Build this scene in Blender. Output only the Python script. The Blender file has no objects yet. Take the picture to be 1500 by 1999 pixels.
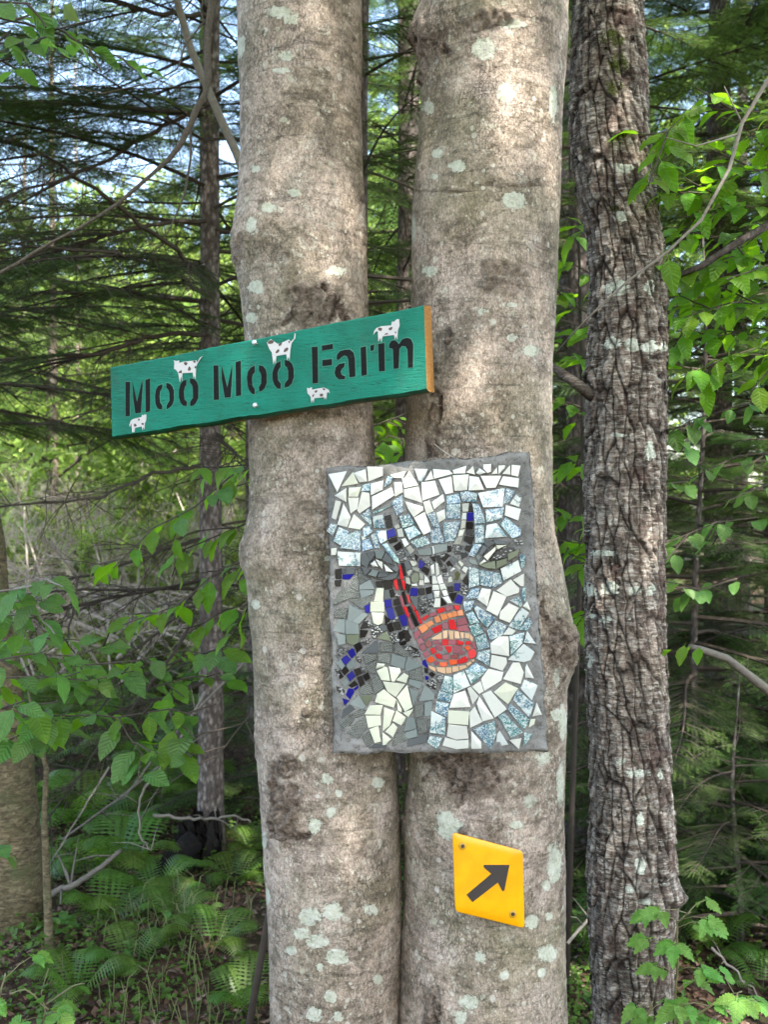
import bpy, bmesh, math, random
import numpy as np
from mathutils import Vector, Matrix, Quaternion

SC = bpy.context.scene
COL = SC.collection
# ---------------------------------------------------------------- camera
CAM_Z = 1.6
F = 2000.0                                   # focal length in photograph pixels (1500 wide)
cam_d = bpy.data.cameras.new('camera')
cam = bpy.data.objects.new('camera', cam_d)
COL.objects.link(cam)
cam.location = (0, 0, CAM_Z)
cam.rotation_euler = (math.radians(90), 0, 0)
cam_d.sensor_fit = 'VERTICAL'
cam_d.sensor_height = 36.0
cam_d.lens = 36.0 * F / 1999.0
cam_d.clip_start = 0.05
cam_d.clip_end = 400
cam_d.dof.use_dof = True
cam_d.dof.focus_distance = 2.1
cam_d.dof.aperture_fstop = 7.0
SC.camera = cam
# ---------------------------------------------------------------- sky and sun
SUN_DIR = Vector((0.20, -0.50, 0.86)).normalized()       # towards the sun
w = bpy.data.worlds.new('World')
SC.world = w
w.use_nodes = True
nt = w.node_tree
for n in list(nt.nodes):
    nt.nodes.remove(n)
sky = nt.nodes.new('ShaderNodeTexSky')
sky.sky_type = 'NISHITA'
sky.sun_disc = False
sky.sun_elevation = math.asin(SUN_DIR.z)
sky.sun_rotation = math.atan2(SUN_DIR.x, SUN_DIR.y)
sky.air_density = 1.2
sky.dust_density = 2.5
bg = nt.nodes.new('ShaderNodeBackground')
bg.inputs['Strength'].default_value = 0.15
wo = nt.nodes.new('ShaderNodeOutputWorld')
nt.links.new(sky.outputs[0], bg.inputs[0])
nt.links.new(bg.outputs[0], wo.inputs[0])
sl = bpy.data.lights.new('sun', 'SUN')
sl.energy = 3.8
sl.angle = math.radians(0.53)
sl.color = (1.0, 0.95, 0.87)
so = bpy.data.objects.new('sun', sl)
COL.objects.link(so)
so.rotation_euler = SUN_DIR.to_track_quat('Z', 'Y').to_euler()
so.location = SUN_DIR * 30
SC.view_settings.view_transform = 'Standard'
SC.view_settings.look = 'None'
SC.view_settings.gamma = 1
SC.view_settings.use_curve_mapping = False
SC.view_settings.exposure = 2.62
SC.render.engine = 'CYCLES'
SC.cycles.use_denoising = True
SC.cycles.max_bounces = 7
SC.cycles.diffuse_bounces = 4
SC.cycles.glossy_bounces = 2
SC.cycles.transmission_bounces = 4
SC.cycles.transparent_max_bounces = 4
SC.cycles.sample_clamp_indirect = 6
SC.cycles.caustics_reflective = False
SC.cycles.caustics_refractive = False
random.seed(7)
RNG = np.random.default_rng(7)


def P(px, py, d):
    """world point d metres ahead seen at photograph pixel (px, py)"""
    return Vector(((px - 750) / F * d, d, CAM_Z + (999.5 - py) / F * d))
# ---------------------------------------------------------------- noise
def _hash(ix, iy, iz, seed):
    h = (ix * 374761393 + iy * 668265263 + iz * 2147483647 + seed * 974634777) & 0xffffffff
    h = ((h ^ (h >> 13)) * 1274126177) & 0xffffffff
    h = (h ^ (h >> 16)) & 0xffffffff
    return h.astype(np.float64) / 2147483648.0 - 1.0


def vnoise(Q, seed=0):
    Q = np.asarray(Q, dtype=np.float64)
    i = np.floor(Q).astype(np.int64)
    f = Q - i
    f = f * f * (3 - 2 * f)
    r = 0
    for a in (0, 1):
        for b in (0, 1):
            for c in (0, 1):
                wgt = (f[:, 0] if a else 1 - f[:, 0]) * (f[:, 1] if b else 1 - f[:, 1]) * (f[:, 2] if c else 1 - f[:, 2])
                r = r + wgt * _hash(i[:, 0] + a, i[:, 1] + b, i[:, 2] + c, seed)
    return r


def fbm(Q, octs=4, seed=0, gain=0.5):
    Q = np.asarray(Q, dtype=np.float64)
    s = 0
    amp = 1.0
    for o in range(octs):
        s = s + amp * vnoise(Q * 2 ** o + 17.3 * o, seed + o)
        amp *= gain
    return s


# ---------------------------------------------------------------- objects
def link(name, data, parent=None, mats=None):
    o = bpy.data.objects.new(name, data)
    COL.objects.link(o)
    if parent is not None:
        o.parent = parent
        o.matrix_parent_inverse = Matrix.Translation(-parent.location)
    return o


def tag(o, label=None, cat=None, group=None, kind=None):
    if label: o['label'] = label
    if cat: o['category'] = cat
    if group: o['group'] = group
    if kind: o['kind'] = kind
    return o


def thing(name, label, cat, loc=(0, 0, 0), group=None):
    o = bpy.data.objects.new(name, None)
    o.empty_display_size = 0.05
    COL.objects.link(o)
    o.location = loc
    return tag(o, label, cat, group)


class MB:
    """collects vertices and faces of one mesh"""
    def __init__(self):
        self.v = []; self.f = []; self.m = []; self.t = []

    def add(self, vs, fs, mat=0, tone=0.5):
        o = len(self.v)
        self.v.extend([tuple(x) for x in vs])
        for fc in fs:
            self.f.append([o + k for k in fc])
            self.m.append(mat)
        self.t.extend([tone] * len(vs))

    def tube(self, pts, rad, sides=5, mat=0, cap=True, tone=0.5):
        pts = [Vector(p) for p in pts]
        n = len(pts)
        vs = []; fs = []
        ref = Vector((0, 0, 1))
        if abs((pts[-1] - pts[0]).normalized().z) > 0.9:
            ref = Vector((0, 1, 0))
        for i, p in enumerate(pts):
            tg = (pts[min(i + 1, n - 1)] - pts[max(i - 1, 0)]).normalized()
            a = tg.cross(ref).normalized()
            b = tg.cross(a)
            r = rad[i] if hasattr(rad, '__len__') else rad
            for s in range(sides):
                an = 2 * math.pi * s / sides
                vs.append(p + a * math.cos(an) * r + b * math.sin(an) * r)
        for i in range(n - 1):
            for s in range(sides):
                s2 = (s + 1) % sides
                fs.append((i * sides + s, i * sides + s2, (i + 1) * sides + s2, (i + 1) * sides + s))
        if cap:
            fs.append(tuple(range(sides))[::-1])
            fs.append(tuple((n - 1) * sides + s for s in range(sides)))
        self.add(vs, fs, mat, tone)

    def mesh(self, name, mats, smooth=False):
        me = bpy.data.meshes.new(name)
        me.from_pydata(self.v, [], self.f)
        for m in mats:
            me.materials.append(m)
        if len(mats) > 1:
            me.polygons.foreach_set('material_index', self.m)
        at = me.attributes.new('tone', 'FLOAT', 'POINT')
        at.data.foreach_set('value', self.t)
        if smooth:
            me.polygons.foreach_set('use_smooth', [True] * len(me.polygons))
        me.update()
        return me

    def build(self, name, mats, parent=None, smooth=False):
        return link(name, self.mesh(name, mats, smooth), parent)


def grid_mesh(name, V, nr, nc, mats, wrap=True, attrs=None, smooth=True):
    """V: (nr*nc, 3) rows of rings"""
    me = bpy.data.meshes.new(name)
    r = np.arange(nr - 1)[:, None]
    cc = nc if wrap else nc - 1
    c = np.arange(cc)[None, :]
    c2 = (c + 1) % nc
    f = np.stack([r * nc + c, r * nc + c2, (r + 1) * nc + c2, (r + 1) * nc + c], -1).reshape(-1, 4)
    me.vertices.add(len(V)); me.vertices.foreach_set('co', np.asarray(V, dtype=np.float32).ravel())
    me.loops.add(f.size); me.loops.foreach_set('vertex_index', f.ravel().astype(np.int32))
    me.polygons.add(len(f))
    me.polygons.foreach_set('loop_start', np.arange(0, f.size, 4, dtype=np.int32))
    me.polygons.foreach_set('loop_total', np.full(len(f), 4, dtype=np.int32))
    me.polygons.foreach_set('use_smooth', np.full(len(f), smooth))
    for m in mats:
        me.materials.append(m)
    me.update(calc_edges=True)
    for k, a in (attrs or {}).items():
        at = me.attributes.new(k, 'FLOAT', 'POINT')
        at.data.foreach_set('value', np.asarray(a, dtype=np.float32))
    return me


# ---------------------------------------------------------------- materials
class NT:
    def __init__(self, name):
        self.mat = bpy.data.materials.new(name)
        self.mat.use_nodes = True
        self.t = self.mat.node_tree
        self.b = self.t.nodes['Principled BSDF']
        self.out = self.t.nodes['Material Output']

    def n(self, typ, **kw):
        nd = self.t.nodes.new(typ)
        for k, v in kw.items():
            if k in nd.inputs.keys():
                self.set(nd.inputs[k], v)
            else:
                setattr(nd, k, v)
        return nd

    def set(self, inp, v):
        if hasattr(v, 'is_output') or isinstance(v, bpy.types.NodeSocket):
            self.t.links.new(v, inp)
        elif isinstance(v, tuple) and len(v) == 3 and inp.type == 'RGBA':
            inp.default_value = (*v, 1)
        else:
            inp.default_value = v

    def coords(self, scale=(1, 1, 1)):
        tc = self.n('ShaderNodeTexCoord')
        mp = self.n('ShaderNodeMapping')
        self.t.links.new(tc.outputs['Object'], mp.inputs['Vector'])
        mp.inputs['Scale'].default_value = scale
        return mp.outputs[0]

    def noise(self, vec, scale, detail=4, rough=0.55, dist=0.0):
        nd = self.n('ShaderNodeTexNoise')
        self.set(nd.inputs['Vector'], vec)
        nd.inputs['Scale'].default_value = scale
        nd.inputs['Detail'].default_value = detail
        nd.inputs['Roughness'].default_value = rough
        nd.inputs['Distortion'].default_value = dist
        return nd.outputs['Fac']

    def ramp(self, fac, stops):
        nd = self.n('ShaderNodeValToRGB')
        self.set(nd.inputs[0], fac)
        el = nd.color_ramp.elements
        while len(el) < len(stops):
            el.new(0.5)
        for e, (p, c) in zip(el, stops):
            e.position = p
            e.color = (c, c, c, 1) if not isinstance(c, tuple) else (*c, 1)
        return nd.outputs[0]

    def mix(self, fac, a, b, mode='MIX'):
        nd = self.n('ShaderNodeMix', data_type='RGBA', blend_type=mode)
        self.set(nd.inputs[0], fac)
        self.set(nd.inputs[6], a)
        self.set(nd.inputs[7], b)
        return nd.outputs[2]

    def math(self, op, a, b=0.0, c=None):
        nd = self.n('ShaderNodeMath', operation=op)
        self.set(nd.inputs[0], a)
        self.set(nd.inputs[1], b)
        if c is not None: self.set(nd.inputs[2], c)
        return nd.outputs[0]

    def attr(self, name):
        nd = self.n('ShaderNodeAttribute', attribute_name=name)
        return nd.outputs['Fac']

    def rnd(self):
        return self.n('ShaderNodeObjectInfo').outputs['Random']

    def bump(self, h, dist=0.002, strength=1.0):
        nd = self.n('ShaderNodeBump')
        self.set(nd.inputs['Height'], h)
        nd.inputs['Distance'].default_value = dist
        nd.inputs['Strength'].default_value = strength
        self.t.links.new(nd.outputs[0], self.b.inputs['Normal'])
        return nd

    def base(self, c, rough=0.6, spec=0.5, metal=0.0):
        self.set(self.b.inputs['Base Color'], c)
        self.set(self.b.inputs['Roughness'], rough)
        self.set(self.b.inputs['Specular IOR Level'], spec)
        self.set(self.b.inputs['Metallic'], metal)


def simple(name, col, rough=0.5, spec=0.5, metal=0.0, var=0.12, scale=60, bump=0.0):
    m = NT(name)
    co = m.coords()
    nz = m.noise(co, scale, 4)
    v = m.math('ADD', m.math('MULTIPLY', nz, var * 2), 1 - var)
    rr = m.math('ADD', m.math('MULTIPLY', m.rnd(), var * 1.5), 1 - var * .75)
    cc = m.n('ShaderNodeVectorMath', operation='SCALE')
    cc.inputs[0].default_value = col
    m.set(cc.inputs['Scale'], m.math('MULTIPLY', v, rr))
    m.base(cc.outputs[0], rough, spec, metal)
    if bump:
        m.bump(nz, bump)
    return m.mat


def leaf_mat(name, col, tcol, var=0.35, trans=0.45, rough=0.45, veins=False):
    m = NT(name)
    t = m.attr('tone')
    r = m.rnd()
    k = m.math('ADD', m.math('MULTIPLY', t, 0.6), m.math('MULTIPLY', r, 0.4))
    hsv = m.n('ShaderNodeHueSaturation')
    hsv.inputs['Color'].default_value = (*col, 1)
    m.set(hsv.inputs['Hue'], m.math('ADD', m.math('MULTIPLY', r, 0.05), 0.475))
    m.set(hsv.inputs['Value'], m.math('ADD', m.math('MULTIPLY', k, var * 2), 1 - var))
    lc = hsv.outputs[0]
    if veins:
        sp = m.n('ShaderNodeSeparateXYZ'); m.set(sp.inputs[0], m.coords())
        ay = m.math('ABSOLUTE', sp.outputs[1])
        mid_ = m.ramp(ay, [(0.006, 1.0), (0.018, 0.0)])
        sv = m.math('SINE', m.math('SUBTRACT', m.math('MULTIPLY', sp.outputs[0], 52.0), m.math('MULTIPLY', ay, 46.0)))
        vv = m.math('MAXIMUM', mid_, m.math('MULTIPLY', m.ramp(sv, [(0.86, 0.0), (1.0, 1.0)]), 0.55))
        lc = m.mix(m.math('MULTIPLY', vv, 0.45), lc, tuple(min(1, c * 2.2) for c in col))
        bl_ = m.ramp(m.noise(m.coords(), 6, 4, 0.7), [(0.3, 0.68), (0.6, 1.15)])
        lc = m.mix(1.0, lc, bl_, 'MULTIPLY')
        m.bump(m.math('SUBTRACT', sv, m.math('MULTIPLY', mid_, 3.0)), 0.01, 0.35)
    m.base(lc, rough, 0.35)
    tr = m.n('ShaderNodeBsdfTranslucent')
    h2 = m.n('ShaderNodeHueSaturation')
    h2.inputs['Color'].default_value = (*tcol, 1)
    m.set(h2.inputs['Value'], m.math('ADD', m.math('MULTIPLY', k, var * 2), 1 - var))
    m.set(tr.inputs['Color'], h2.outputs[0])
    mx = m.n('ShaderNodeMixShader')
    mx.inputs[0].default_value = trans
    m.t.links.new(m.b.outputs[0], mx.inputs[1])
    m.t.links.new(tr.outputs[0], mx.inputs[2])
    m.t.links.new(mx.outputs[0], m.out.inputs[0])
    return m.mat
# ---- mosaic tiles: kind, patch of the panel, outline -------------------------------------------
PATCH = {'A':(620,870,6.246),'B':(840,870,6.246),'C':(620,1170,6.246),'D':(840,1170,6.246),
 'E':(730,980,12.5),'F':(830,1050,12.5),'G':(730,1090,12.5),'H':(780,1160,8.3333),
 'I':(640,1090,9.375),'J':(640,1240,9.375),'K':(230,680,8.3333),'L':(400,640,6.818),
 'M':(590,600,5.5556),'Y':(840,1590,6.25)}
TILES = """
A w 135,350 360,310 245,570|c 435,325 500,465 290,500|w 440,335 590,290 605,440 515,450|w 605,255 800,262 800,370 622,440
A w 885,360 1085,310 1040,400 930,395|p 855,370 925,390 890,460 805,515|p 560,475 645,462 640,555 535,558|w 650,465 805,425 795,540 655,608
A w 665,620 905,510 940,610 670,785|w 935,455 1030,445 1045,570 945,625|w 1120,305 1165,375 1075,385|q 1185,285 1350,285 1280,440 1240,440
A w 1030,400 1165,375 1235,485 1060,520|w 1390,300 1420,410 1310,432|w 1268,450 1435,425 1490,600 1280,672|w 1055,535 1235,500 1280,700 1060,630
A w 1070,680 1290,745 1290,790 1175,875 1110,780|w 1290,690 1365,670 1420,800 1330,840|w 1180,880 1310,810 1390,1045 1295,1090|q 1340,840 1435,810 1490,985 1420,1000
A w 210,610 355,515 355,690|c 385,515 535,505 495,625 385,625|w 375,635 510,635 490,770 405,830|w 545,565 635,580 645,740 515,830 485,790
A w 225,670 295,685 225,905 175,880|w 320,705 410,875 365,995 245,965|c 445,835 585,955 520,1025 375,1000|p 635,760 670,1005 530,850
A h 680,810 910,730 800,790 690,835|q 675,870 800,840 825,1005 690,1000|p 905,690 1035,600 1045,810 965,850|p 1000,860 1120,840 1185,960 1040,1010
A p 1060,1020 1180,975 1270,1075 1120,1150|p 1135,1170 1320,1095 1385,1200 1215,1250|p 165,950 245,965 190,1100 115,1040|p 260,990 385,1045 290,1220 200,1165
A p 360,1080 525,1030 525,1280 285,1250|p 555,1010 630,975 675,1050 565,1130|c 540,1100 595,1130 550,1155|p 545,1160 625,1130 690,1250 550,1290
A p 650,1090 725,1060 760,1250 700,1250|q 715,1035 840,1035 850,1150 770,1200|w 170,1255 240,1245 225,1335 170,1335|q 240,1290 530,1305 525,1470 265,1465
A h 780,1200 850,1190 990,1380 1000,1440 940,1410
B w 35,287 235,300 280,345 50,408|w 20,690 160,590 175,680 50,780|w 75,820 180,775 190,890 105,940|p 0,1045 115,985 180,1185 25,1195
B p 155,940 375,920 300,1160 190,1185|p 195,620 355,585 375,700 210,715|p 365,570 470,555 580,590 560,690 395,680|p 205,720 370,705 365,890 195,895
B p 515,700 600,720 655,860 670,945 545,955 530,800|p 545,965 660,965 655,1190 550,1190|p 535,1200 640,1205 540,1355 465,1345
B w 275,300 445,245 430,340 290,345|w 525,250 550,355 440,330|w 600,275 685,330 610,355 560,340|w 650,230 745,225 740,320 700,335 650,285
B w 815,265 825,345 750,350|w 835,245 915,240 910,275 835,355|w 975,240 980,355 885,345|w 995,235 1105,245 1075,380 990,360
B w 105,415 265,375 285,575 190,595|w 275,365 475,350 455,545 300,555|w 480,370 595,385 660,540 470,550|w 615,370 870,370 800,515 690,520
B w 890,375 1085,400 1075,515 840,475|q 585,580 915,515 885,745 650,755|p 930,520 1035,555 965,690 895,715|q 1050,595 1120,640 1085,750 975,710
B w 925,725 1110,775 1075,915 910,850|p 675,785 905,755 880,890 690,940|p 925,870 1110,1030 1100,1105 1000,1130 855,960|q 690,970 810,945 940,1110 670,1130
B p 1090,1340 1165,1330 1150,1480 1115,1500|q 860,1500 1075,1395 1115,1530 895,1645|p 775,1545 855,1555 880,1675 765,1735|p 605,1515 775,1540 755,1730 615,1700
B p 475,1480 595,1500 600,1700 475,1735|p 500,1745 605,1735 590,1860 430,1870|w 1010,1635 1145,1560 1145,1715 1110,1715|w 985,1630 1090,1745 1080,1795 935,1840 810,1765
B p 1135,1730 1165,1720 1165,1900 1140,1900 1110,1800|w 630,1735 745,1755 700,1960 575,1870
D w 775,-100 935,-40 825,205 685,130|q 975,16 1095,-44 1125,66 1105,90|c 1185,20 1225,135 1130,85|w 960,45 1085,105 975,285 845,235 855,150
D q 1120,100 1205,165 1080,375 960,325|p 1205,220 1245,295 1190,380 1085,370|p 400,30 545,10 500,130 425,150|p 530,90 560,70 795,225 700,345 600,250
D p 440,180 520,140 605,285 490,300|p 480,330 585,290 655,405 535,455|p 555,465 675,415 725,580 590,620|p 590,640 735,610 720,810 565,720
D p 795,255 940,320 885,430 735,500 695,385|w 960,340 1045,385 1000,430 890,430|w 840,450 960,450 965,690 745,655 735,535|p 970,445 1150,400 1130,530 990,680
D q 1185,385 1290,540 1145,525 1165,450|q 1140,540 1275,640 1225,740 1150,765 950,735|w 750,675 930,710 940,770 885,870 730,820|w 710,845 895,885 870,985 660,1115 620,970
D w 1010,770 1090,770 1145,890 1105,1030 890,970|w 1180,785 1265,960 1160,950 1160,830|p 430,870 555,770 700,850 640,920 500,1030|q 285,920 415,870 490,1050 290,1140
D p 180,930 285,950 280,1160 130,1100|p 110,1105 275,1165 250,1250 90,1220|p 75,1240 240,1270 205,1430 65,1370|q 15,1360 190,1440 180,1650 0,1620
D p -35,1740 0,1660 150,1690 90,1825|w 290,1150 430,1110 495,1310 235,1320|w 455,1080 500,1065 595,1180 520,1280|w 615,990 655,1120 600,1150 510,1065
D w 635,1155 740,1110 935,1335 790,1440|w 600,1180 780,1450 640,1485 570,1270|c 920,1010 1075,1085 950,1275 775,1130|w 545,1305 640,1490 490,1565 480,1380
D c 220,1350 480,1365 465,1530 220,1510|w 225,1520 450,1545 470,1695 315,1708 205,1665|w 185,1680 330,1720 470,1710 470,1810 325,1825 150,1780|w 500,1600 625,1735 625,1815 505,1820
D p 525,1580 790,1480 805,1650 740,1825|p 830,1420 905,1380 1130,1620 990,1690|p 980,1270 1215,1470 1150,1590 950,1340|p 1070,1100 1265,1270 1215,1440 1010,1220
D q 1150,975 1315,1045 1240,1230 1100,1080|w 1300,1255 1365,1405 1250,1425|c 1225,1460 1285,1455 1270,1520 1205,1560|q 850,1600 955,1765 800,1800 815,1640
D w 970,1715 1115,1690 1085,1825|p 1150,1620 1240,1640 1225,1690 1140,1790
C c 650,30 815,35 815,150 645,150|c 660,158 815,162 795,290 740,315 685,290
I c 900,545 1030,545 1015,800 845,790|b 670,870 770,840 765,1000 700,985|t 400,760 800,690 790,790 640,930|g 580,490 780,390 860,560 580,570
I g 580,580 850,585 830,650 620,730|t 210,600 380,540 600,620 560,720 400,730 100,850|t 550,190 610,170 700,310 780,370 590,480|t 500,340 535,190 570,480 560,600 400,520
I k 135,205 250,185 250,370 150,380|k 130,405 255,390 240,510 145,510|a 270,190 320,190 320,280 270,280|a 335,185 500,195 490,285 340,290
I b 275,300 480,290 400,385 275,380|t 130,930 360,920 340,1100 120,1080|g 395,850 650,970 440,1160 365,1130|g 640,985 740,1030 570,1200 455,1150
I g 200,1120 320,1110 315,1370 100,1330|g 335,1120 560,1190 575,1380 335,1380|g 165,1390 320,1400 325,1560 200,1590|y 345,1400 580,1390 560,1540 460,1590 350,1540
I k 660,1150 790,1260 600,1290|k 600,1310 740,1320 690,1430 600,1450|s 690,1110 860,1230 770,1270|s 790,1290 920,1250 990,1340 840,1460
I a 940,1250 1040,1200 1080,1320 1000,1330|k 1050,1040 1140,1130 1060,1210|k 1080,1210 1165,1180 1215,1320 1130,1350|y 910,1460 1080,1330 1170,1520
I s 1130,1370 1290,1370 1330,1500 1200,1560|s 1140,1140 1290,1080 1300,1140 1180,1190|k 1200,1180 1310,1160 1350,1300 1240,1310|k 1300,1360 1370,1330 1410,1450 1310,1530
I k 1380,1310 1480,1320 1510,1500 1440,1540|k 1310,1540 1420,1500 1440,1570 1340,1590|b 1310,1060 1430,1020 1470,1210 1370,1250|k 1240,890 1330,850 1400,1010 1290,1050
I b 1060,920 1190,900 1240,1090 1140,1120|b 1040,770 1160,750 1175,880 1065,905|k 1210,760 1290,740 1330,830 1220,860|a 1040,590 1120,580 1150,730 1040,750
I k 1125,580 1200,560 1250,690 1165,710|k 885,430 990,420 1010,520 900,520|k 1015,420 1190,400 1190,540 1040,570
G r 480,525 570,510 600,760 570,780 510,680|v 620,900 690,920 760,1160 700,1190|s 540,880 600,870 640,960 590,1000|k 585,500 630,520 720,770 660,780
G r 615,175 665,175 730,500 650,510|k 670,120 720,110 790,420 740,420|r 670,520 760,560 770,760 730,760|k 770,620 890,660 850,850 780,720
G k 685,830 750,800 815,1110 750,1130|r 795,890 850,900 900,1090 860,1090|r 720,1190 800,1180 870,1410 820,1430|k 825,1180 880,1160 945,1310 900,1340
G r 930,1130 990,1170 1020,1260 980,1270|r 1000,1280 1060,1270 1190,1580 1130,1600|k 905,1370 960,1330 1110,1620 1020,1670|v 830,1450 880,1440 990,1700 920,1740
G a 745,100 860,60 915,250 800,290|m 810,340 900,275 950,290 860,440|m 940,210 1110,250 1115,340 960,290|m 780,470 870,470 900,640 790,600
G e 910,450 970,360 1060,345 1110,420 1100,540 1050,600 940,590|m 1125,340 1220,380 1220,510 1125,500|w 1240,410 1310,460 1370,580 1240,600|m 1120,525 1220,525 1230,660 1105,650
G w 930,625 1060,615 1060,680 930,670|b 1120,30 1255,130 1160,260 1100,190|k 1240,200 1360,270 1320,410 1160,280|s 1220,60 1370,60 1390,140 1300,170
G m 880,60 1030,60 1060,140 960,200|b 910,725 1070,730 1065,910 890,905|k 1090,740 1230,725 1245,880 1110,895|k 1270,720 1410,690 1400,850 1290,870
G a 1310,880 1440,850 1450,990 1320,1000|a 890,945 1075,945 1075,1260 1030,1230|s 1120,940 1280,930 1290,1090 1130,1120|s 1110,1140 1270,1120 1310,1240 1180,1280
G s 1330,1020 1470,1010 1450,1180 1370,1160|k 1120,1220 1290,1310 1190,1360|s 1290,1180 1350,1180 1370,1290 1310,1280|k 1370,430 1420,430 1420,600 1380,600
E g 1060,1190 1395,1100 1420,1290 1120,1300
F w 175,210 210,200 240,380 200,410|g 220,180 540,150 540,300 250,390|k 255,430 330,430 430,640 340,660|k 390,500 520,370 610,430 470,580
F s 350,440 480,350 490,400 410,490|k 140,470 240,450 250,580 200,560|s 0,560 130,580 120,680 0,620|w 135,690 225,630 235,870 165,900
F w 255,610 320,620 360,880 280,940|w 180,930 255,930 320,1110 180,1125|w 290,960 400,900 455,1100 340,1125|w 185,1150 330,1145 355,1265 185,1275
F w 350,1135 480,1115 530,1245 385,1270|w 215,1300 360,1290 345,1450 240,1460|w 405,1290 520,1260 575,1400 470,1420|w 250,1480 380,1470 375,1690 215,1695
F w 430,1450 570,1420 660,1590 560,1600|k 515,610 590,550 700,690 590,760|a 610,520 680,440 790,540 720,650|m 810,590 850,560 950,640 900,700
F m 740,690 790,660 880,750 850,790|w 610,800 700,720 750,760 640,830|w 900,780 960,690 1060,740 1000,870|e 670,900 790,800 860,880 800,1030 710,1040
F m 570,940 650,950 670,1070 570,1090|m 870,900 1000,880 910,1040 860,1000|s 450,870 560,850 570,930 440,950|k 390,780 530,740 540,830 440,850
F s 370,680 490,650 520,720 400,750|k 920,1040 1040,900 1060,1140 960,1110|b 715,1115 860,1110 840,1290 730,1280|k 540,1190 680,1180 700,1300 590,1330
F s 870,1170 1040,1140 1040,1250 870,1290|s 880,1310 1030,1270 1030,1370 940,1390|k 585,1360 780,1330 690,1560|b 720,1570 800,1380 930,1430 890,1610
F k 400,1450 530,1620 390,1660|k 120,940 170,930 165,1130 130,1110|k 20,1230 160,1200 170,1330 50,1350|k 560,190 630,200 640,330 550,350
F s 640,190 880,190 870,400 740,400|s 900,200 980,200 960,370 890,350|k 1000,190 1160,190 1110,350 980,290|k 890,370 960,310 1050,420 900,520
B k 430,1100 535,1115 510,1210 420,1160|k 450,1020 525,1030 520,1095 445,1085|k 445,930 525,930 520,1015 445,1010|b 455,820 525,815 525,915 450,915
B k 480,730 520,730 525,805 470,800|m 390,710 475,700 465,800 400,810|m 395,820 445,820 440,900 385,900|m 385,910 440,915 425,1000 370,1020
B m 360,1030 425,1020 400,1095 340,1110|m 330,1120 405,1105 370,1200 285,1205
E k 270,350 400,310 430,400 290,450|k 300,480 440,420 460,610 320,640|b 320,710 490,640 550,810 340,890|k 350,930 550,850 580,950 400,1010
E k 480,1080 650,970 700,1100 560,1190|s 560,1240 720,1120 740,1250 600,1290|a 760,1220 850,1200 900,1300 800,1350|m 500,590 600,530 640,620 540,660
E m 570,670 690,640 740,840 600,860|m 680,910 770,880 860,1030 760,1100|m 790,1120 890,1050 990,1190 900,1280|s 640,1390 830,1310 760,1420 690,1450
E s 900,1310 1000,1290 1030,1460 960,1440|k 1010,1270 1080,1330 1050,1450
A a8 540,1330 600,1305 640,1400 610,1490 540,1440|a8 610,1305 690,1285 700,1340 650,1410 640,1395|g8 705,1285 825,1290 790,1380 720,1370|a8 835,1300 900,1370 920,1440 860,1430 800,1390
A a8 960,1455 1000,1490 975,1540 910,1500|a8 540,1465 630,1500 650,1520 590,1580|g8 620,1570 680,1515 750,1530 720,1600|a8 760,1540 860,1570 850,1590 740,1605
A a6 860,1585 990,1545 960,1610 880,1640 740,1620|w7 655,1440 705,1400 745,1475 680,1470|w7 715,1385 800,1420 800,1505 755,1460|w7 815,1440 935,1540 840,1530
B a8 660,1190 750,1150 790,1190 700,1240|a8 600,1310 650,1210 700,1245 620,1340|a8 770,1150 930,1170 920,1200 800,1200|c7 655,1350 800,1230 800,1270 700,1400
B c7 805,1215 940,1210 820,1265|c7 600,1440 660,1385 690,1410 620,1450|s6 820,1290 930,1230 1040,1260 920,1370 740,1390|y8 950,1320 1090,1260 1060,1340 950,1400
B y8 600,1455 790,1405 800,1500 690,1490|y8 810,1410 940,1370 930,1440 810,1500|g 465,1385 550,1390 600,1460 500,1440|g 560,1350 595,1310 630,1340 590,1400|s 1020,1150 1120,1150 1125,1200 1060,1210
H v 490,320 600,280 610,330 510,370|r 370,390 460,330 480,360 400,430|r 610,250 720,210 745,270 640,310|v 750,200 860,175 880,240 770,280
H r 890,180 985,190 975,250 920,255|o 310,540 420,475 475,560 375,635|o 430,480 520,425 565,480 480,540|o 565,380 640,345 680,440 600,465
H o 665,330 770,315 790,400 700,425|o 780,310 850,300 870,370 800,385|o 860,290 930,280 945,350 875,370|o 945,270 1025,250 1045,340 955,350
H v 240,640 310,570 350,650 260,740|v 370,690 510,590 560,650 400,750|r 525,560 675,490 690,590 580,640|v 695,470 785,450 800,560 710,570
H r 800,420 890,410 940,575 820,565|v 930,415 1075,370 1110,480 950,510|v 950,525 1100,500 1140,600 960,600|f 525,720 690,620 690,730 540,735
H f 710,595 785,590 780,705 715,720|f 800,590 885,600 880,735 820,730|f 900,605 965,605 985,715 905,715|f 990,620 1050,625 1045,710 1010,715
H f 1070,635 1135,640 1140,720 1070,705|f 1145,650 1200,700 1190,770 1150,730|d 415,790 490,740 540,830 460,870|v 290,750 355,705 400,780 320,820
H v 320,840 410,810 440,900 360,920|v 380,960 450,920 490,980 420,1030|v 530,770 640,740 670,800 570,810|r 700,735 800,735 800,830 700,830
H v 820,745 915,740 915,815 820,820|r 935,740 1050,780 1040,820 940,820|r 1075,770 1160,760 1160,810 1080,820|v 1175,800 1220,770 1250,890 1200,870
H v 580,840 660,810 740,910 660,930|r 500,890 560,860 610,930 540,975|r 740,850 850,845 850,930 800,960|v 875,840 1030,840 970,960 870,960
H v 1000,900 1060,940 1080,950 970,1000|n 1060,860 1140,830 1160,880 1110,920|r 580,980 640,960 700,1000 670,1060 610,1030|v 710,990 800,990 800,1060 700,1060
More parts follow.
